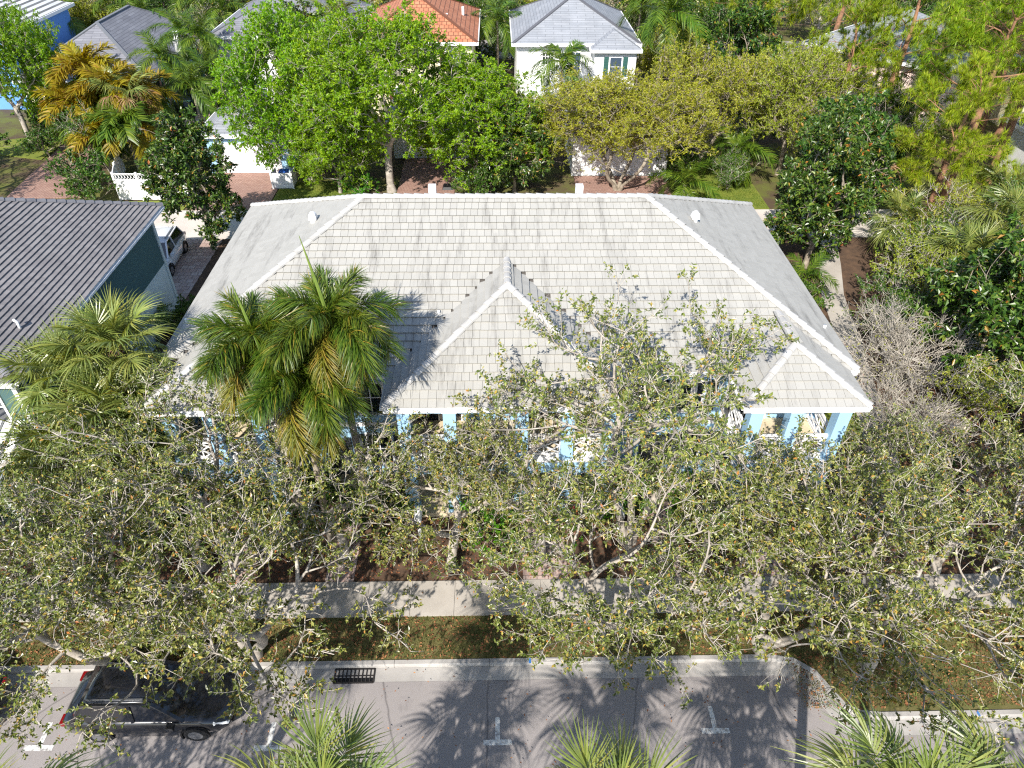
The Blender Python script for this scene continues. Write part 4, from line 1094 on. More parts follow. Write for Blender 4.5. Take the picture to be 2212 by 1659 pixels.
h = far_house('terracotta_house', -11.6, -1.35, 64.6, 77.5, 6.2, .5, 'stucco_cream', 'roof_terracotta', 'cream house with orange terracotta tile roof and brown shutters', capm='roof_terracotta')
for x in (-3.6, -8.2): window(h, x, 65.1, 4.1, .95, 1.5, shutters='shutter_brown', nx=1)
for x in (-4.5, -8.2): window(h, x, 65.1, .9, .95, 1.5, shutters='shutter_brown', nx=1)
for (u, v) in ((965, 37), (1000, 22)):
    q = at_z(u, v, 7.3); MB().tube([(q.x - h.location[0], q.y - h.location[1], 6.9), (q.x - h.location[0], q.y - h.location[1], 7.6)], .12, 8).build('vent', 'trim_white', h)
h = far_house('white_house', 1.55, 12.35, 64.3, 77, 6.2, .5, 'stucco_white', 'roof_lightgrey', 'white two-storey house with pale grey hip roof and green shutters', capm='roof_grey')
WL = h.location
w2 = roof_sheet(h, 8.0, 12.25, 63.0, 72, 6.0, .5, 'roof_lightgrey', .02, 'wing_roof')
MB().box(8.4 - WL[0], 11.9 - WL[0], 63.4 - WL[1], 64.9 - WL[1], -.1, 5.85).build('wing_wall', 'stucco_white', h)
f = MB()
for a, c in (((8.0, 63.0), (12.25, 63.0)), ((8.0, 64.2), (8.0, 63.0)), ((12.25, 63.0), (12.25, 64.2))): f.bar((a[0] - WL[0], a[1] - WL[1] - .045, 5.93), (c[0] - WL[0], c[1] - WL[1] - .045, 5.93), .08, .24)
f.build('wing_fascia', 'trim_white', h)
window(h, 4.6, 64.8, 4.5, .9, .9, nx=4, nz=3, gmat='glass_dark'); window(h, 6.9, 64.8, 4.0, .9, 1.4, nx=2)
window(h, 10.2, 63.4, 3.9, .95, 1.45, nx=1, nz=2, shutters='shutter_green'); window(h, 10.2, 63.4, .9, .95, 1.45, nx=1, nz=2, shutters='shutter_green')
MB().box(2.4 - WL[0], 8.2 - WL[0], 61.6 - WL[1], 64.79 - WL[1], 2.5, 2.75).build('porch_roof', 'trim_white', h)
for x in (2.6, 3.9, 5.2, 6.5, 8.0): MB().box(x - .1 - WL[0], x + .1 - WL[0], 61.7 - WL[1], 61.9 - WL[1], 0, 2.5).build('porch_post', 'trim_white', h)
MB().bar((2.0 - WL[0], 64.75 - WL[1], .1), (2.0 - WL[0], 64.75 - WL[1], 6.0), .1).build('downspout', 'trim_white', h)
h = far_house('pink_house', 27.5, 39.5, 58, 70, 5.8, .45, 'stucco_pink', 'roof_lightgrey', 'pale pink house with white shutters half hidden by the pines')
PLc = h.location
for y in (61, 64, 67): window(h, y, 28.0, 3.6, 1.0, 1.5, nx=2, side=-1, axis='x', shutters='trim_white'); window(h, y, 28.0, .8, 1.0, 1.5, nx=2, side=-1, axis='x', shutters='trim_white')
h.rotation_euler = (0, 0, math.radians(-48)); h.location = (35.5, 66.5, 0)
h = far_house('orange_roof_house', 44, 57, 60, 73, 5.8, .48, 'stucco_cream', 'roof_terracotta', 'cream house with terracotta roof showing through pine needles', capm='roof_terracotta')
for x in (47, 51): window(h, x, 60.5, 3.6, 1.0, 1.4)
h = far_house('grey_cottage', 39, 50, 44.5, 55, 3.4, .5, 'stucco_white', 'roof_grey', 'low grey-roofed cottage behind the pine trunks', capm='roof_lightgrey')
window(h, 41.5, 45.0, .9, 1.1, 1.3); window(h, 45, 45.0, .9, 1.1, 1.3)
h = far_house('cream_far_house', 14.5, 26, 96, 108, 6.0, .45, 'stucco_cream', 'roof_grey', 'cream house far behind the palms, partly hidden')
for x in (17, 20, 23): window(h, x, 96.5, 3.8, 1.0, 1.4)
h = far_house('white_far_house', -8, 3, 97, 108, 6.0, .45, 'stucco_white', 'roof_lightgrey', 'white house across the far street behind the terracotta roof')
for x in (-5, -2, 1): window(h, x, 97.5, 3.8, 1.0, 1.4)
h = far_house('grey_far_house', -33, -21, 97, 108, 6.0, .45, 'stucco_white', 'roof_grey', 'white house far behind the row of tall palms')
for x in (-30, -27, -24): window(h, x, 97.5, 3.8, 1.0, 1.4)

# garages facing the alley
def garage(x0, x1, y0, y1, wall, label, door):
    g = far_house('garage', x0, x1, y0, y1, 2.95, .4, wall, 'roof_lightgrey', label, .35); g['category'] = 'garage'; L = g.location
    d = MB().box(door[0] - L[0], door[1] - L[0], y0 + .31 - L[1], y0 + .349 - L[1], 0, 2.25).build('garage_door', 'trim_white', g)
    pm = MB(); n = max(2, round((door[1] - door[0]) / .62)); w = (door[1] - door[0]) / n
    for i in range(n):
        for j in range(4):
            o = MB().box(door[0] + i * w + .06 - L[0], door[0] + (i + 1) * w - .06 - L[0], y0 + .285 - L[1], y0 + .312 - L[1], j * .56 + .06, j * .56 + .5).build('door_panel', 'trim_white', d)
    return g
garage(-21.6, -14.9, 51.9, 58, 'stucco_blue', 'light blue garage with white panelled door on the brick driveway', (-20.6, -15.9))
garage(5.4, 13.2, 51.3, 58, 'stucco_white', 'white garage with panelled door behind the multi-stemmed olive tree', (6.4, 12.2))
garage(-8.2, -1.7, 54.8, 61, 'stucco_white', 'white garage at the end of the basketball driveway', (-7.2, -2.7))
# screened pool cage
q = empty('pool_cage', (-28.6, 68.5, 0), 0, 'dark screened pool cage between grey roof and white house', 'pool cage')
b = MB(); s = MB()
X0, X1, Y0, Y1, Z = -3.7, 3.4, -3.2, 4, 3.1
for x in (X0, (X0 + X1) / 2, X1):
    b.bar((x, Y0, 0), (x, Y0, Z), .1); b.bar((x, Y1, 0), (x, Y1, Z), .1); b.bar((x, Y0, Z), (x, (Y0 + Y1) / 2, Z + 1), .1); b.bar((x, (Y0 + Y1) / 2, Z + 1), (x, Y1, Z), .1)
for y in (Y0, Y1): b.bar((X0, y, Z), (X1, y, Z), .1); b.bar((X0, y, 1.2), (X1, y, 1.2), .08)
b.bar((X0, (Y0 + Y1) / 2, Z + 1), (X1, (Y0 + Y1) / 2, Z + 1), .1)
b.build('cage_frame', 'shutter_green', q)
s.poly([(X0, Y0, 0), (X1, Y0, 0), (X1, Y0, Z), (X0, Y0, Z)]).poly([(X0, Y0, Z), (X1, Y0, Z), (X1, (Y0 + Y1) / 2, Z + 1), (X0, (Y0 + Y1) / 2, Z + 1)]).poly([(X1, Y0, 0), (X1, Y1, 0), (X1, Y1, Z), (X1, (Y0 + Y1) / 2, Z + 1), (X1, Y0, Z)]).poly([(X0, Y0, 0), (X0, Y0, Z), (X0, (Y0 + Y1) / 2, Z + 1), (X0, Y1, Z), (X0, Y1, 0)]).poly([(X0, (Y0 + Y1) / 2, Z + 1), (X1, (Y0 + Y1) / 2, Z + 1), (X1, Y1, Z), (X0, Y1, Z)])
s.build('screen', 'glass_dark', q)
# white fences
def fence(x0, y0, x1, y1, hgt, label, lattice=False):
    f = empty('fence', (x0, y0, 0), math.atan2(y1 - y0, x1 - x0), label, 'fence'); L = math.hypot(x1 - x0, y1 - y0); n = max(1, round(L / 1.8)); w = L / n
    hp = hgt - .4 if lattice else hgt
    for i in range(n + 1): MB().box(i * w - .065, i * w + .065, -.065, .065, 0, hgt + .1).build('post', 'trim_white', f)
    for i in range(n):
        MB().box(i * w + .065, i * w + w - .065, -.03, .03, .05, .16).box(i * w + .065, i * w + w - .065, -.03, .03, hp - .1, hp).build('rail', 'trim_white', f)
        m = max(4, round((w - .13) / .16)); bw = (w - .13) / m
        for j in range(m): MB().box(i * w + .065 + j * bw + .004, i * w + .065 + (j + 1) * bw - .004, -.014, .014, .161, hp - .101).build('board', 'trim_white', f)
        if lattice:
            b = MB(); a0, a1 = i * w + .065, i * w + w - .065; k = 7
            for j in range(k):
                xa = a0 + (a1 - a0) * j / k; xb = a0 + (a1 - a0) * (j + 1) / k
                b.bar((xa, 0, hp), (xb, 0, hgt), .03, .02); b.bar((xb, .004, hp), (xa, .004, hgt), .03, .02)
            b.bar((a0, 0, hgt), (a1, 0, hgt), .05, .05); b.build('lattice', 'trim_white', f)
    return f
fence(-26.0, 47.4, -21.3, 47.4, 1.9, 'white board fence with lattice top along the alley', True)
fence(-27.8, 52.6, -26.05, 47.45, 1.9, 'white board fence running back from the alley corner')
fence(-30.5, 57.5, -27.0, 57.5, 1.8, 'white fence beside the yellow palm thicket')
fence(24.6, 56.0, 28.6, 60.2, 1.2, 'low white fence in front of the pink house', True)
# ------------------------------------------------------------------ live oaks of the street and the front yard
def oak_set(seed, h, r, lean=(0, 0), natt=560, stems=1, clumps=34, **k):
    kw = dict(per=5, leaf_n=12, lsize=0.112, lwidth=0.5, tlen=(0.3, 0.75), shell=0.45, zlo=-0.65, wob=0.16, bias=0.28, twig_rad=0.008, tip=0.014, up=0.3, extra=0.26, bare=0.12)
    kw.update(k)
    return make_tree(seed, h, h * 0.30, 0.19, (lean[0], lean[1], h * 0.66), (r, r, h * 0.31), natt, clumps, 0.52, 'leaf_oak', 'bark_oak', lean, stems=stems, **kw)
OAK = [oak_set(21, 7.4, 3.9), oak_set(22, 7.8, 3.7, (0.5, 0.2)), oak_set(23, 9.2, 3.3, stems=3, stemspread=1.0), oak_set(24, 7.0, 4.2, (-.4, .3), stems=2), oak_set(25, 6.2, 2.8, natt=380, clumps=24), oak_set(26, 7.6, 3.7, natt=300, clumps=22, zlo=-.3), oak_set(27, 9.4, 3.2, natt=330, clumps=24, stems=3, stemspread=1.0, zlo=-.3)]
G1 = 'street oaks with pale twiggy branches'
oaks = [
    # x, y, mesh, rot, scale, label
    (-17.4, 12.8, 0, 0.4, 1.0, 'twiggy live oak on the verge above the dark parked sedan'),
    (-7.9, 12.7, 3, 2.1, 1.06, 'spreading live oak on the verge overhanging the parked black SUV'),
    (3.3, 13.2, 1, 4.0, 0.95, 'live oak on the verge in front of the central porch walk'),
    (11.7, 11.9, 0, 5.2, 1.0, 'live oak on the verge where the kerb bulges into the street'),
    (17.6, 11.7, 3, 0.9, 1.05, 'live oak on the verge beyond the kerb bulge'),
    (8.5, 12.7, 3, 3.9, 1.05, 'live oak on the verge overhanging the right-hand parking mark'),
    (-13.4, 15.6, 1, 1.2, 0.66, 'live oak in the front yard beside the sabal palm cluster'),
    (-10.5, 16.2, 5, 3.0, 1.0, 'leaning thick-trunked live oak before the left porch'),
    (-5.6, 16.6, 5, 0.2, 0.85, 'live oak in the yard under the foxtail palms'),
    (-1.6, 16.0, 4, 1.0, .9, 'small live oak before the left bay of the central porch'),
    (1.5, 16.5, 5, 5.0, 0.95, 'low-forking live oak beside the central brick walk'),
    (4.9, 17.0, 6, 2.2, 1.12, 'tall live oak whose top sprigs rise above the roof eave'),
    (7.3, 15.7, 5, 0.3, 0.8, 'live oak before the right-hand porch'),
    (14.6, 18.6, 4, 2.0, .66, 'slim live oak standing off the right corner porch'),
    (15.8, 15.6, 0, 2.4, 0.8, 'dense live oak right of the corner porch'),
    (20.6, 17.8, 2, 4.1, 0.95, 'pale-trunked live oak at the right edge of the garden'),
    (-11.6, 12.55, 3, 1.2, .95, 'live oak on the verge between the black SUV and the dark sedan'),
    (23.5, 14.5, 1, 5.5, 0.95, 'live oak at the far right end of the sidewalk'),
]
for x, y, m, rz, s, lab in oaks: place_tree('live_oak', OAK[m], (x, y, .08), rz, s, lab, 'tree', G1)
# two oaks across the street: only their shade reaches the picture
for x, y, m, rz, s, lab in ((-11.5, 1.2, 1, .7, .92, 'live oak across the street shading the asphalt by the left parking mark'), (13.0, 0.2, 0, 1.9, .9, 'live oak across the street shading the asphalt below the kerb bulge')):
    place_tree('live_oak', OAK[m], (x, y, 0), rz, s, lab, 'tree', G1)

# ------------------------------------------------------------------ trees behind the house
MAH = [make_tree(31, 11, 3.4, .26, (0, 0, 7.2), (5.6, 5.2, 4.3), 1300, 90, .75, 'leaf_mahogany', 'bark_oak', per=6, leaf_n=12, lsize=.2, lwidth=.5, tlen=(.35, .8), shell=.5, zlo=-.7, twig_rad=.008, tip=.013, extra=.35, up=.1),
       make_tree(32, 10, 2.6, .2, (0, 0, 6.2), (4.6, 4.4, 4.2), 1000, 76, .75, 'leaf_mahogany', 'bark_oak', per=6, leaf_n=12, lsize=.2, lwidth=.5, tlen=(.35, .8), shell=.5, zlo=-.8, twig_rad=.008, tip=.013, extra=.35, up=.1)]
for x, y, m, rz, s, lab in ((-7.4, 48.9, 0, .5, (1.06, 1.0, .98), 'largest bright green tree with pale trunk beside the basketball driveway'), (-13.6, 51.2, 1, 2.0, (1.05, 1.0, 1.04), 'bright green tree growing over the light blue garage'), (-1.4, 50.6, 1, 4.1, (.95, .95, .72), 'bright green tree right of the basketball hoop'), (-11.0, 48.6, 1, 5.1, .62, 'low bright green tree beside the white bin enclosure')):
    place_tree('mahogany_tree', MAH[m], (x, y, 0), rz, s, lab, 'tree', 'bright green trees behind the ridge')
OLV = [make_tree(41, 9, 2.2, .24, (0, 0, 5.6), (5.2, 4.4, 3.3), 1200, 84, .8, 'leaf_olive', 'bark_grey', per=6, leaf_n=11, lsize=.17, lwidth=.42, tlen=(.4, .9), shell=.45, zlo=-.5, twig_rad=.009, tip=.014, stems=4, stemspread=1.9, extra=.3, bare=.08, up=.45),
       make_tree(42, 8, 2.2, .2, (0, 0, 5.0), (3.6, 3.6, 3.2), 700, 54, .75, 'leaf_olive', 'bark_grey', per=6, leaf_n=11, lsize=.17, lwidth=.42, tlen=(.4, .9), shell=.45, zlo=-.5, twig_rad=.009, tip=.014, stems=2, extra=.3, bare=.08, up=.4)]
for x, y, m, rz, s, lab in ((8.9, 49.0, 0, .3, (1.18, 1.0, .84), 'wide olive-yellow tree fanning several stems behind the ridge'), (15.5, 53.5, 1, 1.5, 1.0, 'olive-yellow tree at the end of the back lawn'), (21.5, 52, 1, 3.1, 1.05, 'olive-yellow tree between lawn and pink house'), (2.4, 51.0, 1, 4.0, .7, 'small olive-yellow tree left of the multi-stemmed one')):
    place_tree('olive_tree', OLV[m], (x, y, 0), rz, s, lab, 'tree', 'olive-yellow trees behind the ridge')
MAG = [make_tree(51, 9, 2.0, .16, (0, 0, 5.0), (2.5, 2.5, 4.2), 560, 60, .45, 'leaf_magnolia', 'bark_grey', per=5, leaf_n=10, lsize=.26, lwidth=.46, tlen=(.2, .45), shell=.5, zlo=-.85, twig_rad=.012, tip=.014, extra=.35, up=.3, spread=.9),
       make_tree(52, 7, 1.2, .14, (0, 0, 3.9), (2.7, 2.7, 3.3), 560, 60, .45, 'leaf_magnolia', 'bark_grey', per=5, leaf_n=10, lsize=.26, lwidth=.46, tlen=(.2, .45), shell=.5, zlo=-.85, twig_rad=.012, tip=.014, extra=.35, up=.3, spread=.9)]
mags = ((-17.5, 40.3, 0, .2, (.92, .92, .9), 'dark glossy magnolia beside the white car and the alley'), (18.6, 37.6, 0, 1.3, (1.0, 1.0, 1.0), 'tall dark magnolia off the rear corner of the white roof'), (22.3, 44.0, 1, 2.2, 1.1, 'broad magnolia between the tall magnolia and the pines'), (20.5, 63.0, 0, 3.0, 1.1, 'dark magnolia standing behind the wide olive-yellow tree'), (-15.6, 62.0, 0, 4.0, 1.05, 'dark magnolia top rising before the grey roof of the white house'), (22.6, 25.6, 1, 5.0, 1.12, 'large glossy magnolia right of the bare twiggy shrub'), (1.4, 48.6, 1, .9, .85, 'rounded magnolia behind the ridge right of the driveway'), (25.2, 20.8, 1, 2.0, .9, 'glossy magnolia at the right edge above the garden oaks'), (26.8, 29.0, 1, 3.3, 1.0, 'orange-flecked magnolia behind the large glossy one'))
for x, y, m, rz, s, lab in mags: place_tree('magnolia', MAG[m], (x, y, .05), rz, s, lab, 'tree', 'dark glossy magnolias')
PINE = [make_pine(61, 15, .26, 5.0, 4.6, 950, .52, 60), make_pine(62, 13, .24, 3.6, 3.8, 760, .52, 60)]
pines = ((31.0, 46.0, 0, .4, 1.0, 'big pine with leaning reddish trunk right of the magnolias'), (27.2, 41.3, 1, 1.8, .86, 'pine with a low crown behind the concrete side path'), (36.5, 50.0, 0, 2.6, 1.02, 'tall pine before the grey-roofed cottage'), (22.6, 67.0, 0, 3.8, 1.05, 'pine with bare reddish lower trunk behind the olive-yellow tree'), (30.5, 56.5, 1, 4.4, 1.1, 'pine right before the pink house wall'), (38.5, 56.0, 0, 1.4, 1.0, 'pine hiding the pink house roof'), (35.0, 79.0, 0, 5.6, 1.0, 'far pine behind the pink house'), (40.5, 42.0, 1, .9, 1.05, 'pine at the right edge near the cottage'), (43.0, 60.0, 0, 2.9, 1.05, 'pine in front of the orange-roofed house'), (34.8, 40.0, 1, 3.6, .8, 'young pine above the fan palm beside the alley'), (26.0, 55.0, 1, 5.2, .95, 'pine beside the low white fence'))
for x, y, m, rz, s, lab in pines: place_tree('pine_tree', PINE[m], (x, y, 0), rz, s, lab, 'tree', 'long-needled pines')

# shrubs and small trees
SHR = [make_tree(71, 1.7, .3, .05, (0, 0, .85), (.95, .95, .75), 150, 24, .25, 'leaf_shrub', 'bark_grey', per=4, leaf_n=8, lsize=.13, lwidth=.55, tlen=(.15, .35), zlo=-.9, step=.3, extra=.2),
       make_tree(72, 1.2, .25, .04, (0, 0, .65), (.9, .9, .6), 150, 24, .22, 'leaf_bright', 'bark_grey', per=4, leaf_n=9, lsize=.11, lwidth=.6, tlen=(.12, .3), zlo=-.9, step=.3, extra=.2)]
YNG = [make_tree(73, 4.8, 1.2, .08, (0, 0, 3.0), (1.9, 1.9, 1.8), 300, 30, .45, 'leaf_olive', 'bark_oak', per=5, leaf_n=7, lsize=.12, lwidth=.5, tlen=(.25, .6), zlo=-.7, twig_rad=.008, tip=.011, stems=3, stemspread=.7),
       make_tree(74, 3.6, .6, .06, (0, 0, 2.1), (1.9, 1.9, 1.3), 330, 30, .5, 'leaf_olive', 'bark_oak', per=6, leaf_n=3, lsize=.09, tlen=(.4, .95), zlo=-.8, twig_rad=.01, tip=.012, stems=5, stemspread=.6, bare=.86, wob=.2, extra=.6),
       make_tree(75, 4.4, .9, .07, (0, 0, 2.7), (2.0, 2.0, 1.8), 320, 34, .45, 'leaf_shrub', 'bark_oak', per=5, leaf_n=8, lsize=.13, lwidth=.5, tlen=(.25, .55), zlo=-.8, twig_rad=.008, tip=.011, stems=2, stemspread=.6)]
for x, y, m, rz, s, lab in ((18.6, 25.8, 1, .5, 1.1, 'bare greyish twiggy shrub right of the roof corner'), (17.6, 22.0, 1, 2.9, .8, 'smaller bare twiggy shrub on the brown mulch'), (21.8, 31.2, 0, 1.1, 1.05, 'yellow-green young tree right of the concrete path'), (19.9, 29.2, 2, 2.3, .85, 'green young tree leaning over the concrete path'), (24.0, 33.5, 2, 3.1, 1.1, 'green young tree before the pine trunks'), (25.8, 36.5, 0, 4.0, 1.1, 'yellow-green young tree under the pines'), (28.6, 33.0, 0, 5.0, 1.1, 'yellow-green young tree at the right edge under the pines'), (20.3, 22.4, 0, 2.6, .85, 'yellow-green young tree between bare shrub and magnolia'), (31.0, 38.0, 2, .2, 1.2, 'green young tree by the right edge of the alley'), (-28.8, 52.5, 2, 4.2, 1.1, 'dark green small tree behind the white corner fence'), (16.8, 49.0, 2, 1.0, .6, 'small green tree at the edge of the back lawn'), (24.3, 49.0, 2, .6, 1.15, 'green tree behind the alley beside the tall magnolia'), (20.2, 57.5, 2, 2.0, 1.25, 'leafy green tree behind the back lawn'), (29.0, 25.6, 2, 1.3, 1.1, 'green young tree beyond the large glossy magnolia'), (30.5, 54.0, 2, 3.0, 1.3, 'green tree under the pines by the white fence'), (37.5, 36.0, 2, 3.9, 1.3, 'green tree low under the right-hand pines'), (33.0, 33.0, 0, 4.4, 1.2, 'yellow-green tree low at the right edge')):
    place_tree('young_tree', YNG[m], (x, y, .06), rz, s, lab, 'tree', 'small trees beside the house')
shr = ((-9.6, 17.6, 0, 1.25, 'dark rounded shrub before the left porch steps'), (-7.0, 18.6, 0, 1.1, 'dark shrub by the left recessed wall'), (-12.4, 17.4, 0, 1.2, 'dark shrub at the left porch corner'), (-4.4, 18.0, 0, 1.1, 'dark shrub between walk and central porch'), (-.1, 17.7, 1, 1.25, 'bright green shrub left of the central brick walk'), (-.3, 16.5, 1, 1.0, 'low bright green shrub nearer the sidewalk'), (3.4, 17.6, 1, 1.1, 'bright green shrub right of the central walk'), (5.0, 18.4, 1, 1.1, 'bright green shrub by the right recessed wall'), (7.3, 18.2, 1, 1.25, 'bright green shrub between recessed door and right porch'), (8.6, 17.1, 0, .95, 'dark shrub left of the right porch walk'), (12.6, 17.4, 0, 1.0, 'dark shrub at the right porch corner'), (15.2, 24.6, 1, .95, 'bright green shrub under the right roof edge'), (15.4, 28.4, 1, 1.0, 'bright green shrub by the side path bend'), (16.4, 32.4, 0, 1.2, 'dark shrub between wall and side path'), (-14.4, 25.2, 0, 1.2, 'leafy shrub in the gap between the two houses'), (-13.2, 23.3, 0, 1.15, 'shrub beside the cycad between the houses'), (-15.4, 31.5, 0, 1.0, 'dark shrub deep between the houses'), (-28.6, 48.2, 0, 1.6, 'large dark shrub before the white lattice fence'), (-27.4, 46.6, 0, 1.35, 'large dark shrub at the driveway edge'), (-14.0, 51.2, 1, 1.0, 'clipped shrub beside the blue bin'), (-9.3, 47.4, 1, 1.2, 'bright green shrub under the large bright tree'), (-1.4, 47.4, 0, 1.3, 'dark shrub behind the ridge by the hoop'), (13.4, 50.4, 0, 1.3, 'dark shrub beside the white garage'), (-35.0, 58.5, 0, 1.5, 'dark shrub under the left-edge tree'), (-33.0, 61.0, 0, 1.7, 'dark shrub before the grey-roofed house'), (18.0, 20.2, 0, .9, 'low shrub on the mulch right of the corner porch'), (24.5, 38.6, 0, 1.3, 'dark shrub before the low-crowned pine'), (-19.2, 17.0, 0, 1.0, 'shrub before the slate house porch'), (-15.6, 17.6, 0, 1.1, 'shrub at the foot of the sabal palms'))
for x, y, m, s, lab in shr: place_tree('shrub', SHR[m], (x, y, .08), (x * 7.3) % 6.28, s, lab, 'shrub', 'shrubs round the houses')

# ------------------------------------------------------------------ palms
SAB = [fan_frond(81, .95, 1.05, 54, .25), fan_frond(82, 1.1, 1.1, 56, .55), fan_frond(83, 1.1, 1.05, 54, .9), fan_frond(84, 1.0, 1.0, 50, 1.25), fan_frond(85, .95, 1.0, 50, 1.5, 'frond_sabal')]
FOX = [feather_frond(91, 2.2, 190, .62, .75, 1.0, 'frond_foxtail', .8, .017), feather_frond(92, 2.5, 210, .66, 1.0, 1.05, 'frond_foxtail', .9, .017), feather_frond(93, 2.4, 200, .66, 1.15, .95, 'frond_foxtail', 1.1, .017), feather_frond(94, 2.3, 180, .62, 1.2, .85, 'frond_old', 1.1, .017)]
QUE = [feather_frond(95, 2.4, 60, .6, .8, .1, 'frond_green', .8, .022), feather_frond(96, 2.6, 60, .62, 1.1, .1, 'frond_green', 1.1, .022), feather_frond(97, 2.5, 56, .6, 1.25, .1, 'frond_green', 1.3, .022)]
YEL = [feather_frond(98, 2.2, 60, .6, .7, .25, 'leaf_yellow', .6, .045), feather_frond(99, 2.4, 60, .62, 1.05, .25, 'leaf_yellow', .9, .045), feather_frond(101, 2.2, 60, .6, 1.1, .25, 'frond_green', .9, .045)]
CYC = [feather_frond(102, 1.1, 50, .16, .55, 0, 'frond_foxtail', .1, .012), feather_frond(103, 1.1, 50, .16, .9, 0, 'frond_foxtail', .1, .012)]
DRY = [fan_frond(104, .8, .85, 30, 1.3, 'leaf_dry')]
def head(u, v, Y): return at_y(u, v, Y)
for i, (u, v, Y, n, rz, lab) in enumerate(((722, 725, 18.25, 20, .0, 'foxtail palm with the tallest spear before the white roof'), (565, 765, 18.2, 18, 1.0, 'foxtail palm leaning left over the roof edge'), (655, 850, 17.4, 20, 2.0, 'foxtail palm with the lowest drooping olive fronds'))):
    p = head(u, v, Y)
    palm('foxtail_palm', (p.x + .15 * (i - 1) * -1, Y - .1, .08), p.z - .55, FOX, n, lab, 'palm', 'foxtail palms before the left wing', .13, (72, -12), 200 + i, (.15 * (i - 1), .1), shaft=.8, spear=(3.2, 2.4, 0)[i], scale=.93)
for i, (u, v, Y, n, s, lab) in enumerate(((250, 760, 20.4, 34, 1.0, 'rearmost sabal palm of the cluster between the houses'), (150, 820, 20.0, 34, 1.0, 'sabal palm reaching over the slate roof gutter'), (250, 900, 18.8, 36, 1.05, 'sabal palm in the middle of the cluster'), (340, 880, 19.4, 24, .85, 'sabal palm next to the white roof corner'), (140, 985, 18.6, 30, 1.0, 'lowest sabal palm beside the slate house porch'), (300, 1010, 17.8, 24, .85, 'small shaded sabal palm under the oak branches'))):
    p = head(u, v, Y)
    palm('sabal_palm', (p.x, Y, .08), p.z, SAB, n, lab, 'palm', 'sabal palms between the two houses', .17, (78, -42), 300 + i, scale=s, boots=True)
for i, (x, y, hh, n, s, lab) in enumerate(((-3.15, 5.0, 7.6, 24, .8, 'sabal palm across the street with stiff bright fan leaves'), (1.75, 4.7, 7.6, 22, .76, 'sabal palm across the street rising between two parking marks'), (7.1, 4.9, 7.6, 22, .8, 'sabal palm across the street left of the kerb bulge'), (8.9, 4.7, 7.6, 20, .78, 'sabal palm across the street facing the kerb bulge'), (-8.6, 4.6, 7.6, 20, .8, 'sabal palm across the street by the black SUV'), (-3.2, 3.6, 5.6, 20, .9, 'short sabal palm across the street casting a long trunk shadow'), (.4, 2.8, 6.6, 22, 1.0, 'sabal palm across the street whose fan shadow lies on the asphalt'), (4.6, 3.2, 6.2, 20, 1.0, 'sabal palm across the street shading the bay beside the kerb bulge'))):
    palm('sabal_palm', (x, y, 0), hh, SAB, n, lab, 'palm', 'sabal palms across the street', .17, (80, -30), 400 + i, scale=s, boots=True)
for i, (u, v, Y, n, s, lab) in enumerate(((190, 165, 56.5, 20, 1.3, 'yellow feather palm with the highest fronds'), (245, 200, 54.5, 20, 1.25, 'yellow feather palm in the middle of the thicket'), (165, 235, 54.0, 18, 1.2, 'yellow feather palm hanging over the brick driveway'), (270, 275, 51.5, 20, 1.2, 'green-yellow feather palm at the front of the thicket'), (310, 210, 55.5, 16, 1.15, 'yellow feather palm at the right of the thicket'), (215, 300, 51.0, 12, 1.0, 'low yellow feather palm above the dark driveway shrub'))):
    p = head(u, v, Y); palm('feather_palm', (p.x, Y, 0), max(1.5, p.z), YEL if i != 3 else [YEL[2], YEL[2], YEL[1]], n, lab, 'palm', 'yellow feather palms', .11, (70, -25), 500 + i, scale=s)
p = at_y(270, 205, 53.5); palm('dry_fan_palm', (p.x, 53.5, 0), p.z, [SAB[2], DRY[0], DRY[0]], 22, 'browning fan palm inside the yellow palm thicket', 'palm', None, .15, (60, -60), 555, scale=1.2)
for i, (u, v, Y, n, s, fr, lab) in enumerate(((392, 75, 66, 13, 1.25, QUE, 'tall feather palm before the pool cage'), (432, 85, 65, 12, 1.15, QUE, 'tall feather palm beside the white house corner'), (345, 130, 60, 12, 1.2, QUE, 'feather palm left of the pool cage'), (415, 190, 58, 13, 1.2, QUE, 'low feather palm beside the back patio'), (445, 160, 60, 11, 1.1, QUE, 'feather palm behind the patio'), (1075, 45, 74, 12, 1.35, QUE, 'slim feather palm between terracotta and white houses'), (1215, 140, 60.5, 14, 1.2, YEL[2:] + QUE, 'feather palm growing against the white house porch'), (1440, 35, 66, 18, 1.6, QUE, 'shaggy weeping palm right of the white house'), (725, 40, 66, 16, 1.1, SAB, 'fan palm between the grey and terracotta roofs'), (1590, 330, 50.5, 12, 1.15, QUE, 'feather palm at the end of the back lawn'), (1480, 400, 46.6, 11, 1.0, QUE, 'low feather palm just behind the ridge on the lawn'), (1740, 605, 33.5, 11, .8, QUE, 'small feather palm under the right roof edge'), (1385, 8, 92, 14, 1.5, QUE, 'distant feather palm behind the pale grey roof'))):
    p = head(u, v, Y); palm('feather_palm' if fr is not SAB else 'fan_palm', (p.x, Y, .02), max(.5, p.z), fr, n, lab, 'palm', 'green palms round the back gardens', .12, (72, -28), 600 + i, scale=s)
for i, (x, hh) in enumerate(((-44, 9), (-39.5, 10), (-35, 9.4), (-31, 10.6), (-27, 10), (-23.5, 9.2))):
    palm('queen_palm', (x, 79.5 + (i % 2) * 4, 0), hh - 4.4, QUE, 15, ['tall palm behind the blue house', 'tall palm behind the ridge of the dark grey roof', 'second tall palm behind the dark grey roof', 'tallest shaggy palm behind the pool cage', 'tall palm behind the white house corner', 'tall palm half hidden by the grey roof of the white house'][i], 'palm', 'palm row along the far street', .16, (70, -55), 700 + i, scale=1.6)
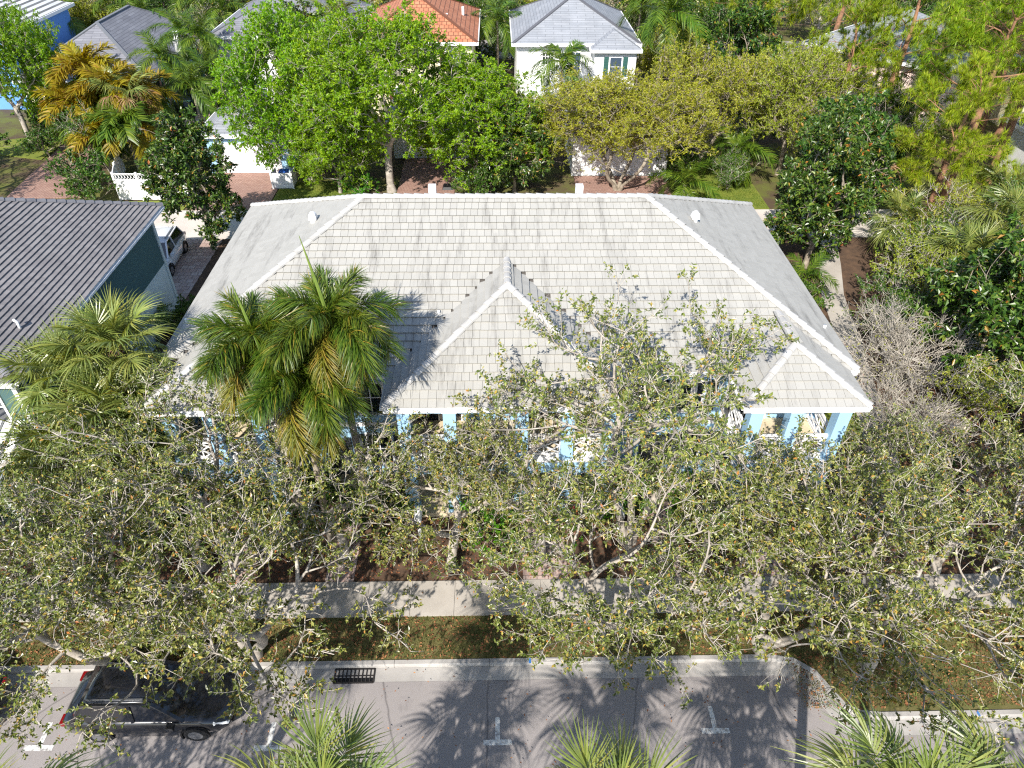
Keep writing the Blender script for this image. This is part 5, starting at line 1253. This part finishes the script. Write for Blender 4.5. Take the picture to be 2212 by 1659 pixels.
for i, (u, v, Y, s, lab) in enumerate(((2200, 480, 33, 1.2, 'grey-green fan palm at the right edge'), (2170, 420, 40, 1.1, 'fan palm under the pine at the right edge'), (1880, 340, 43, 1.2, 'dried fan palm between tall magnolia and pines'), (1950, 480, 38, 1.0, 'fan palm beside the alley end'), (2090, 560, 31, 1.0, 'low fan palm on the right under the young trees'))):
    p = head(u, v, Y); palm('fan_palm', (p.x, Y, .02), max(.6, p.z), SAB if i != 2 else [SAB[2], DRY[0], DRY[0]], 18, lab, 'palm', 'fan palms beside the pines', .16, (75, -40), 800 + i, scale=s)
p = at_z(325, 690, .9); palm('cycad', (p.x, p.y, .08), .7, CYC, 18, 'dark cycad with stiff fronds against the pale wall', 'palm', None, .14, (65, 0), 850, scale=1.25)
p = at_z(372, 700, .8); palm('feather_palm', (p.x, p.y, .08), .7, QUE, 9, 'small feather palm beside the cycad', 'palm', None, .08, (60, 0), 851, scale=.6)
# tree at the left edge, far greenery
place_tree('broad_tree', MAH[0], (-36.8, 57.2, 0), 2.2, (.72, .72, .92), 'yellow-green tree with pale trunk at the left edge', 'tree')
place_tree('live_oak', OAK[5], (-38.2, 45.0, 0), 1.0, 1.0, 'live oak off the left edge dappling the brick driveway', 'tree', G1)
for x, y, m, s, lab in ((-38.5, 54.0, 0, 1.5, 'dark shrub left of the pale trunk'), (-36.2, 60.2, 0, 1.6, 'dark shrub behind the pale trunk'), (-34.6, 55.2, 0, 1.2, 'dark shrub at the driveway edge below the pale trunk'), (-39.5, 51.5, 1, 1.4, 'bright shrub on the left lawn'), (-37.4, 62.5, 0, 1.9, 'tall dark shrub against the grey-roofed house'), (-33.5, 57.0, 0, 1.3, 'dark shrub under the yellow palms')): place_tree('shrub', SHR[m], (x, y, .02), (x * 3.1) % 6.28, s, lab, 'shrub', 'shrubs round the houses')
rr = random.Random(5)
FARLAB = ['far olive tree behind the blue house', 'far tree behind the dark grey roof', 'far olive tree behind the palm row', 'far tree behind the white house with grey roof', 'far olive tree left of the terracotta roof', 'far tree behind the terracotta roof', 'far olive tree between terracotta and white houses', 'far tree behind the pale grey roof', 'far olive tree right of the pale grey roof', 'far tree behind the weeping palm', 'far olive tree behind the first pine', 'far tree behind the pink house', 'far olive tree behind the tall pines', 'far tree behind the orange-roofed house', 'far olive tree at the right end of the far street']
FARB = [make_tree(111, 6, 1.0, .16, (0, 0, 3.0), (3.6, 3.6, 2.6), 520, 44, .7, 'leaf_olive', 'bark_grey', per=5, leaf_n=9, lsize=.22, lwidth=.45, tlen=(.4, .9), zlo=-.9, twig_rad=.012, tip=.014, stems=2),
        make_tree(112, 6, 1.0, .16, (0, 0, 3.2), (3.8, 3.8, 2.8), 520, 44, .7, 'leaf_shrub', 'bark_grey', per=5, leaf_n=9, lsize=.24, lwidth=.45, tlen=(.4, .9), zlo=-.9, twig_rad=.012, tip=.014),
        make_tree(113, 6, 1.2, .16, (0, 0, 3.2), (3.8, 3.8, 2.6), 420, 40, .7, 'leaf_oak', 'bark_oak', per=5, leaf_n=6, lsize=.18, lwidth=.5, tlen=(.4, .9), zlo=-.8, twig_rad=.014, tip=.016)]
for i, lab in enumerate(FARLAB):
    x = -62 + i * 9.2; y = 93.0 + (i * 37 % 11) * .5
    place_tree('far_tree', FARB[(i * 5 + 1) % 3], (x, y, 0), i * 1.3, 1.15 + .2 * rr.random(), lab, 'tree', 'trees along the far street')
FL2 = ['bushy far tree across the far street behind the blue house', 'bushy far tree behind the palm row', 'bushy far tree beside the grey far house', 'bushy far tree above the terracotta ridge', 'bushy far tree beside the white far house', 'bushy far tree left of the cream far house', 'bushy far tree right of the cream far house', 'bushy far tree behind the far pine', 'bushy far tree beyond the orange-roofed house', 'bushy far tree at the right end of the far street']
for i, lab in enumerate(FL2):
    x = -62 + i * 14; place_tree('far_tree', FARB[(i + 1) % 3], (x, 101 + (i % 3) * 5, 0), i * .9, 1.45, lab, 'tree', 'trees beyond the far street')
FL3 = ['leafy tree between the blue and dark grey houses', 'leafy tree behind the dark grey roof', 'leafy tree behind the pool cage', 'leafy tree left of the terracotta house', 'leafy tree right of the terracotta house', 'leafy tree behind the pale grey roof', 'leafy tree right of the weeping palm', 'leafy tree behind the bare reddish pine trunk']
for i, (lab, x, y) in enumerate(zip(FL3, (-43, -34, -27.5, -12.2, .2, 9, 17.5, 24), (83, 86, 80, 81, 82, 82, 74, 80))):
    place_tree('back_tree', FARB[i % 3], (x, y, 0), i * 1.7, 1.0, lab, 'tree', 'leafy trees behind the back houses')
# ------------------------------------------------------------------ cars
car('parked_suv', (-10.2, 10.95, .0), 0, 'car_black', 'black SUV with roof rails parked at the kerb under oak branches', True)
car('parked_sedan', (-17.2, 10.9, .0), math.pi, 'car_dark', 'dark glossy sedan parked behind the black SUV')
car('white_car', (-19.75, 38.2, .115), -math.pi / 2 + .05, 'car_white', 'white car on the rear driveway beside the sage wall', True)
# ------------------------------------------------------------------ storm drain
d = empty('storm_drain', (-4.55, 11.98, 0), 0, 'dark iron storm drain grate in the gutter by the verge oak', 'drain')
MB().box(-.62, .62, -.26, .2, -.02, .008).build('pit', 'black_plastic', d)
fr = MB()
for a, c in (((-.62, -.26), (.62, -.26)), ((-.62, .2), (.62, .2)), ((-.62, -.26), (-.62, .2)), ((.62, -.26), (.62, .2))): fr.bar((a[0], a[1], .022), (c[0], c[1], .022), .05, .03)
fr.build('frame', 'iron', d)
for i in range(9): MB().bar((-.5 + i * .125, -.25, .022), (-.5 + i * .125, .19, .022), .035, .025).build('bar', 'iron', d)
MB().bar((-.6, -.03, .02), (.6, -.03, .02), .03, .02).build('cross_bar', 'iron', d)
# ------------------------------------------------------------------ basketball hoop
p = at_z(968, 405); hp = empty('basketball_hoop', (p.x, p.y, .03), 0, 'portable basketball hoop on the shaded brick driveway', 'basketball hoop')
MB().loft([[(-.4, -.55, 0), (.4, -.55, 0), (.4, .35, 0), (-.4, .35, 0)], [(-.3, -.45, .18), (.3, -.45, .18), (.3, .25, .18), (-.3, .25, .18)]]).build('base', 'black_plastic', hp)
MB().tube([(0, -.1, .15), (0, -.1, 2.6), (0, .35, 3.1)], .05, 8).build('pole', 'iron', hp)
bb = MB()
pts = [(math.cos(t) * .58 * (1 if math.sin(t) < 0 else 1), math.sin(t) * .38) for t in [2 * math.pi * i / 20 for i in range(20)]]
bb.loft([[(x, .42, 3.1 + z) for x, z in pts], [(x, .46, 3.1 + z) for x, z in pts]]).build('backboard', 'louvre_dark', hp)
rg = MB().tube([(math.cos(t) * .23, .75 + math.sin(t) * .23, 2.9) for t in [2 * math.pi * i / 16 for i in range(17)]], .012, 5, False); rg.build('rim', 'tail_red', hp)
# ------------------------------------------------------------------ bin enclosure with a blue bin
p = at_z(613, 408); e = empty('bin_enclosure', (p.x, p.y + .6, .02), 0, 'white open-topped bin enclosure at the brick driveway edge', 'enclosure')
MB().box(-.72, .72, -.62, -.56, .03, 1.15).build('front_panel', 'trim_white', e)
MB().box(-.72, -.66, -.559, .62, .03, 1.15).build('side_panel', 'trim_white', e); MB().box(.66, .72, -.559, .62, .03, 1.15).build('side_panel', 'trim_white', e)
for x in (-.72, .72): MB().box(x - .06, x + .06, -.68, -.56, 0, 1.28).build('post', 'trim_white', e)
for i in range(5): MB().box(-.65, .65, -.632, -.621, .1 + i * .21, .27 + i * .21).build('slat', 'trim_white', e)
w = empty('wheelie_bin', (p.x + .05, p.y + .55, .02), 0, 'blue lidded bin inside the white enclosure', 'bin')
MB().loft([[(-.25, -.3, 0), (.25, -.3, 0), (.25, .25, 0), (-.25, .25, 0)], [(-.3, -.36, 1.0), (.3, -.36, 1.0), (.3, .34, 1.0), (-.3, .34, 1.0)]]).build('body', 'bin_blue', w)
MB().loft([[(-.33, -.4, 1.0), (.33, -.4, 1.0), (.33, .38, 1.0), (-.33, .38, 1.0)], [(-.3, -.36, 1.09), (.3, -.36, 1.09), (.3, .34, 1.13), (-.3, .34, 1.13)]]).build('lid', 'bin_blue', w)
# ------------------------------------------------------------------ porch furniture
def slat_chair(x, y, rz, mat, label, z=.32):
    c = empty('garden_chair', (x, y, z), rz, label, 'chair')
    for s in (-1, 1):
        MB().bar((s * .3, -.35, 0), (s * .3, -.35, .55), .09, .03).build('leg', mat, c); MB().bar((s * .28, .45, 0), (s * .28, .1, .4), .08, .03).build('leg', mat, c)
        MB().box(s * .36 - .07, s * .36 + .07, -.45, .4, .55, .575).build('arm_rest', mat, c)
    for i in range(5): MB().box(-.29, .29, -.4 + i * .11, -.4 + i * .11 + .095, .38 - i * .025, .4 - i * .025).build('seat_slat', mat, c)
    for i in range(5): MB().bar((-.24 + i * .12, .12, .28), (-.27 + i * .135, .5, 1.05 - abs(i - 2) * .04), .1, .02, (0, 1, .5)).build('back_slat', mat, c)
    return c
slat_chair(4.0, 19.6, .3, 'teal_paint', 'teal slatted garden chair at the right of the central porch')
slat_chair(2.9, 19.9, -.2, 'teal_paint', 'teal slatted garden chair left of its twin on the central porch')
slat_chair(-18.7, 17.2, .5, 'coral_paint', 'coral pink slatted chair before the slate house porch', .1)
pt = empty('flower_pot', (3.25, 17.9, .1), 0, 'clay pot of pink flowers beside the central walk', 'flower pot')
MB().tube([(0, 0, 0), (0, 0, .2), (0, 0, .42), (0, 0, .46)], [.16, .22, .27, .29], 14).build('pot', 'terracotta_pot', pt)
rng = np.random.default_rng(3); P = rng.normal(size=(420, 3)) * np.array([.24, .24, .16]) + np.array([0, 0, .7]); V, F = leaves(P, rng.normal(size=P.shape), .1, rng, .8)
obj('blossom', mesh_np('blossom', V, F, None, 'petal'), pt)
P = rng.normal(size=(260, 3)) * np.array([.2, .2, .13]) + np.array([0, 0, .55]); V, F = leaves(P, rng.normal(size=P.shape), .1, rng, .6); obj('foliage', mesh_np('foliage', V, F, None, 'leaf_bright'), pt)
for i, (x, y, lab) in enumerate(((4.55, 17.6, 'white mailbox post right of the central walk'), (-2.9, 17.5, 'white mailbox post left of the central porch'))):
    m = empty('mailbox', (x, y, .09), 0, lab, 'mailbox')
    MB().box(-.06, .06, -.06, .06, 0, 1.0).build('post', 'trim_white', m)
    MB().loft([[(-.13, -.3, 1.0), (.13, -.3, 1.0), (.13, -.3, 1.18), (.07, -.3, 1.28), (-.07, -.3, 1.28), (-.13, -.3, 1.18)], [(-.13, .25, 1.0), (.13, .25, 1.0), (.13, .25, 1.18), (.07, .25, 1.28), (-.07, .25, 1.28), (-.13, .25, 1.18)]]).build('box', 'trim_white', m)
# patio set and pool behind the light blue garage
pool = struct(sheet('pool', [(-21.2, 59.5, .05), (-15.5, 59.5, .05), (-15.5, 65, .05), (-21.2, 65, .05)], 'pool_water'))
for i, (x, y) in enumerate(((-24.6, 60.5), (-23.2, 60.3))):
    slat_chair(x, y, .6 * i, 'trim_white', ('white patio chair beside the pool near the feather palms', 'white patio chair nearer the pool edge')[i], .04)
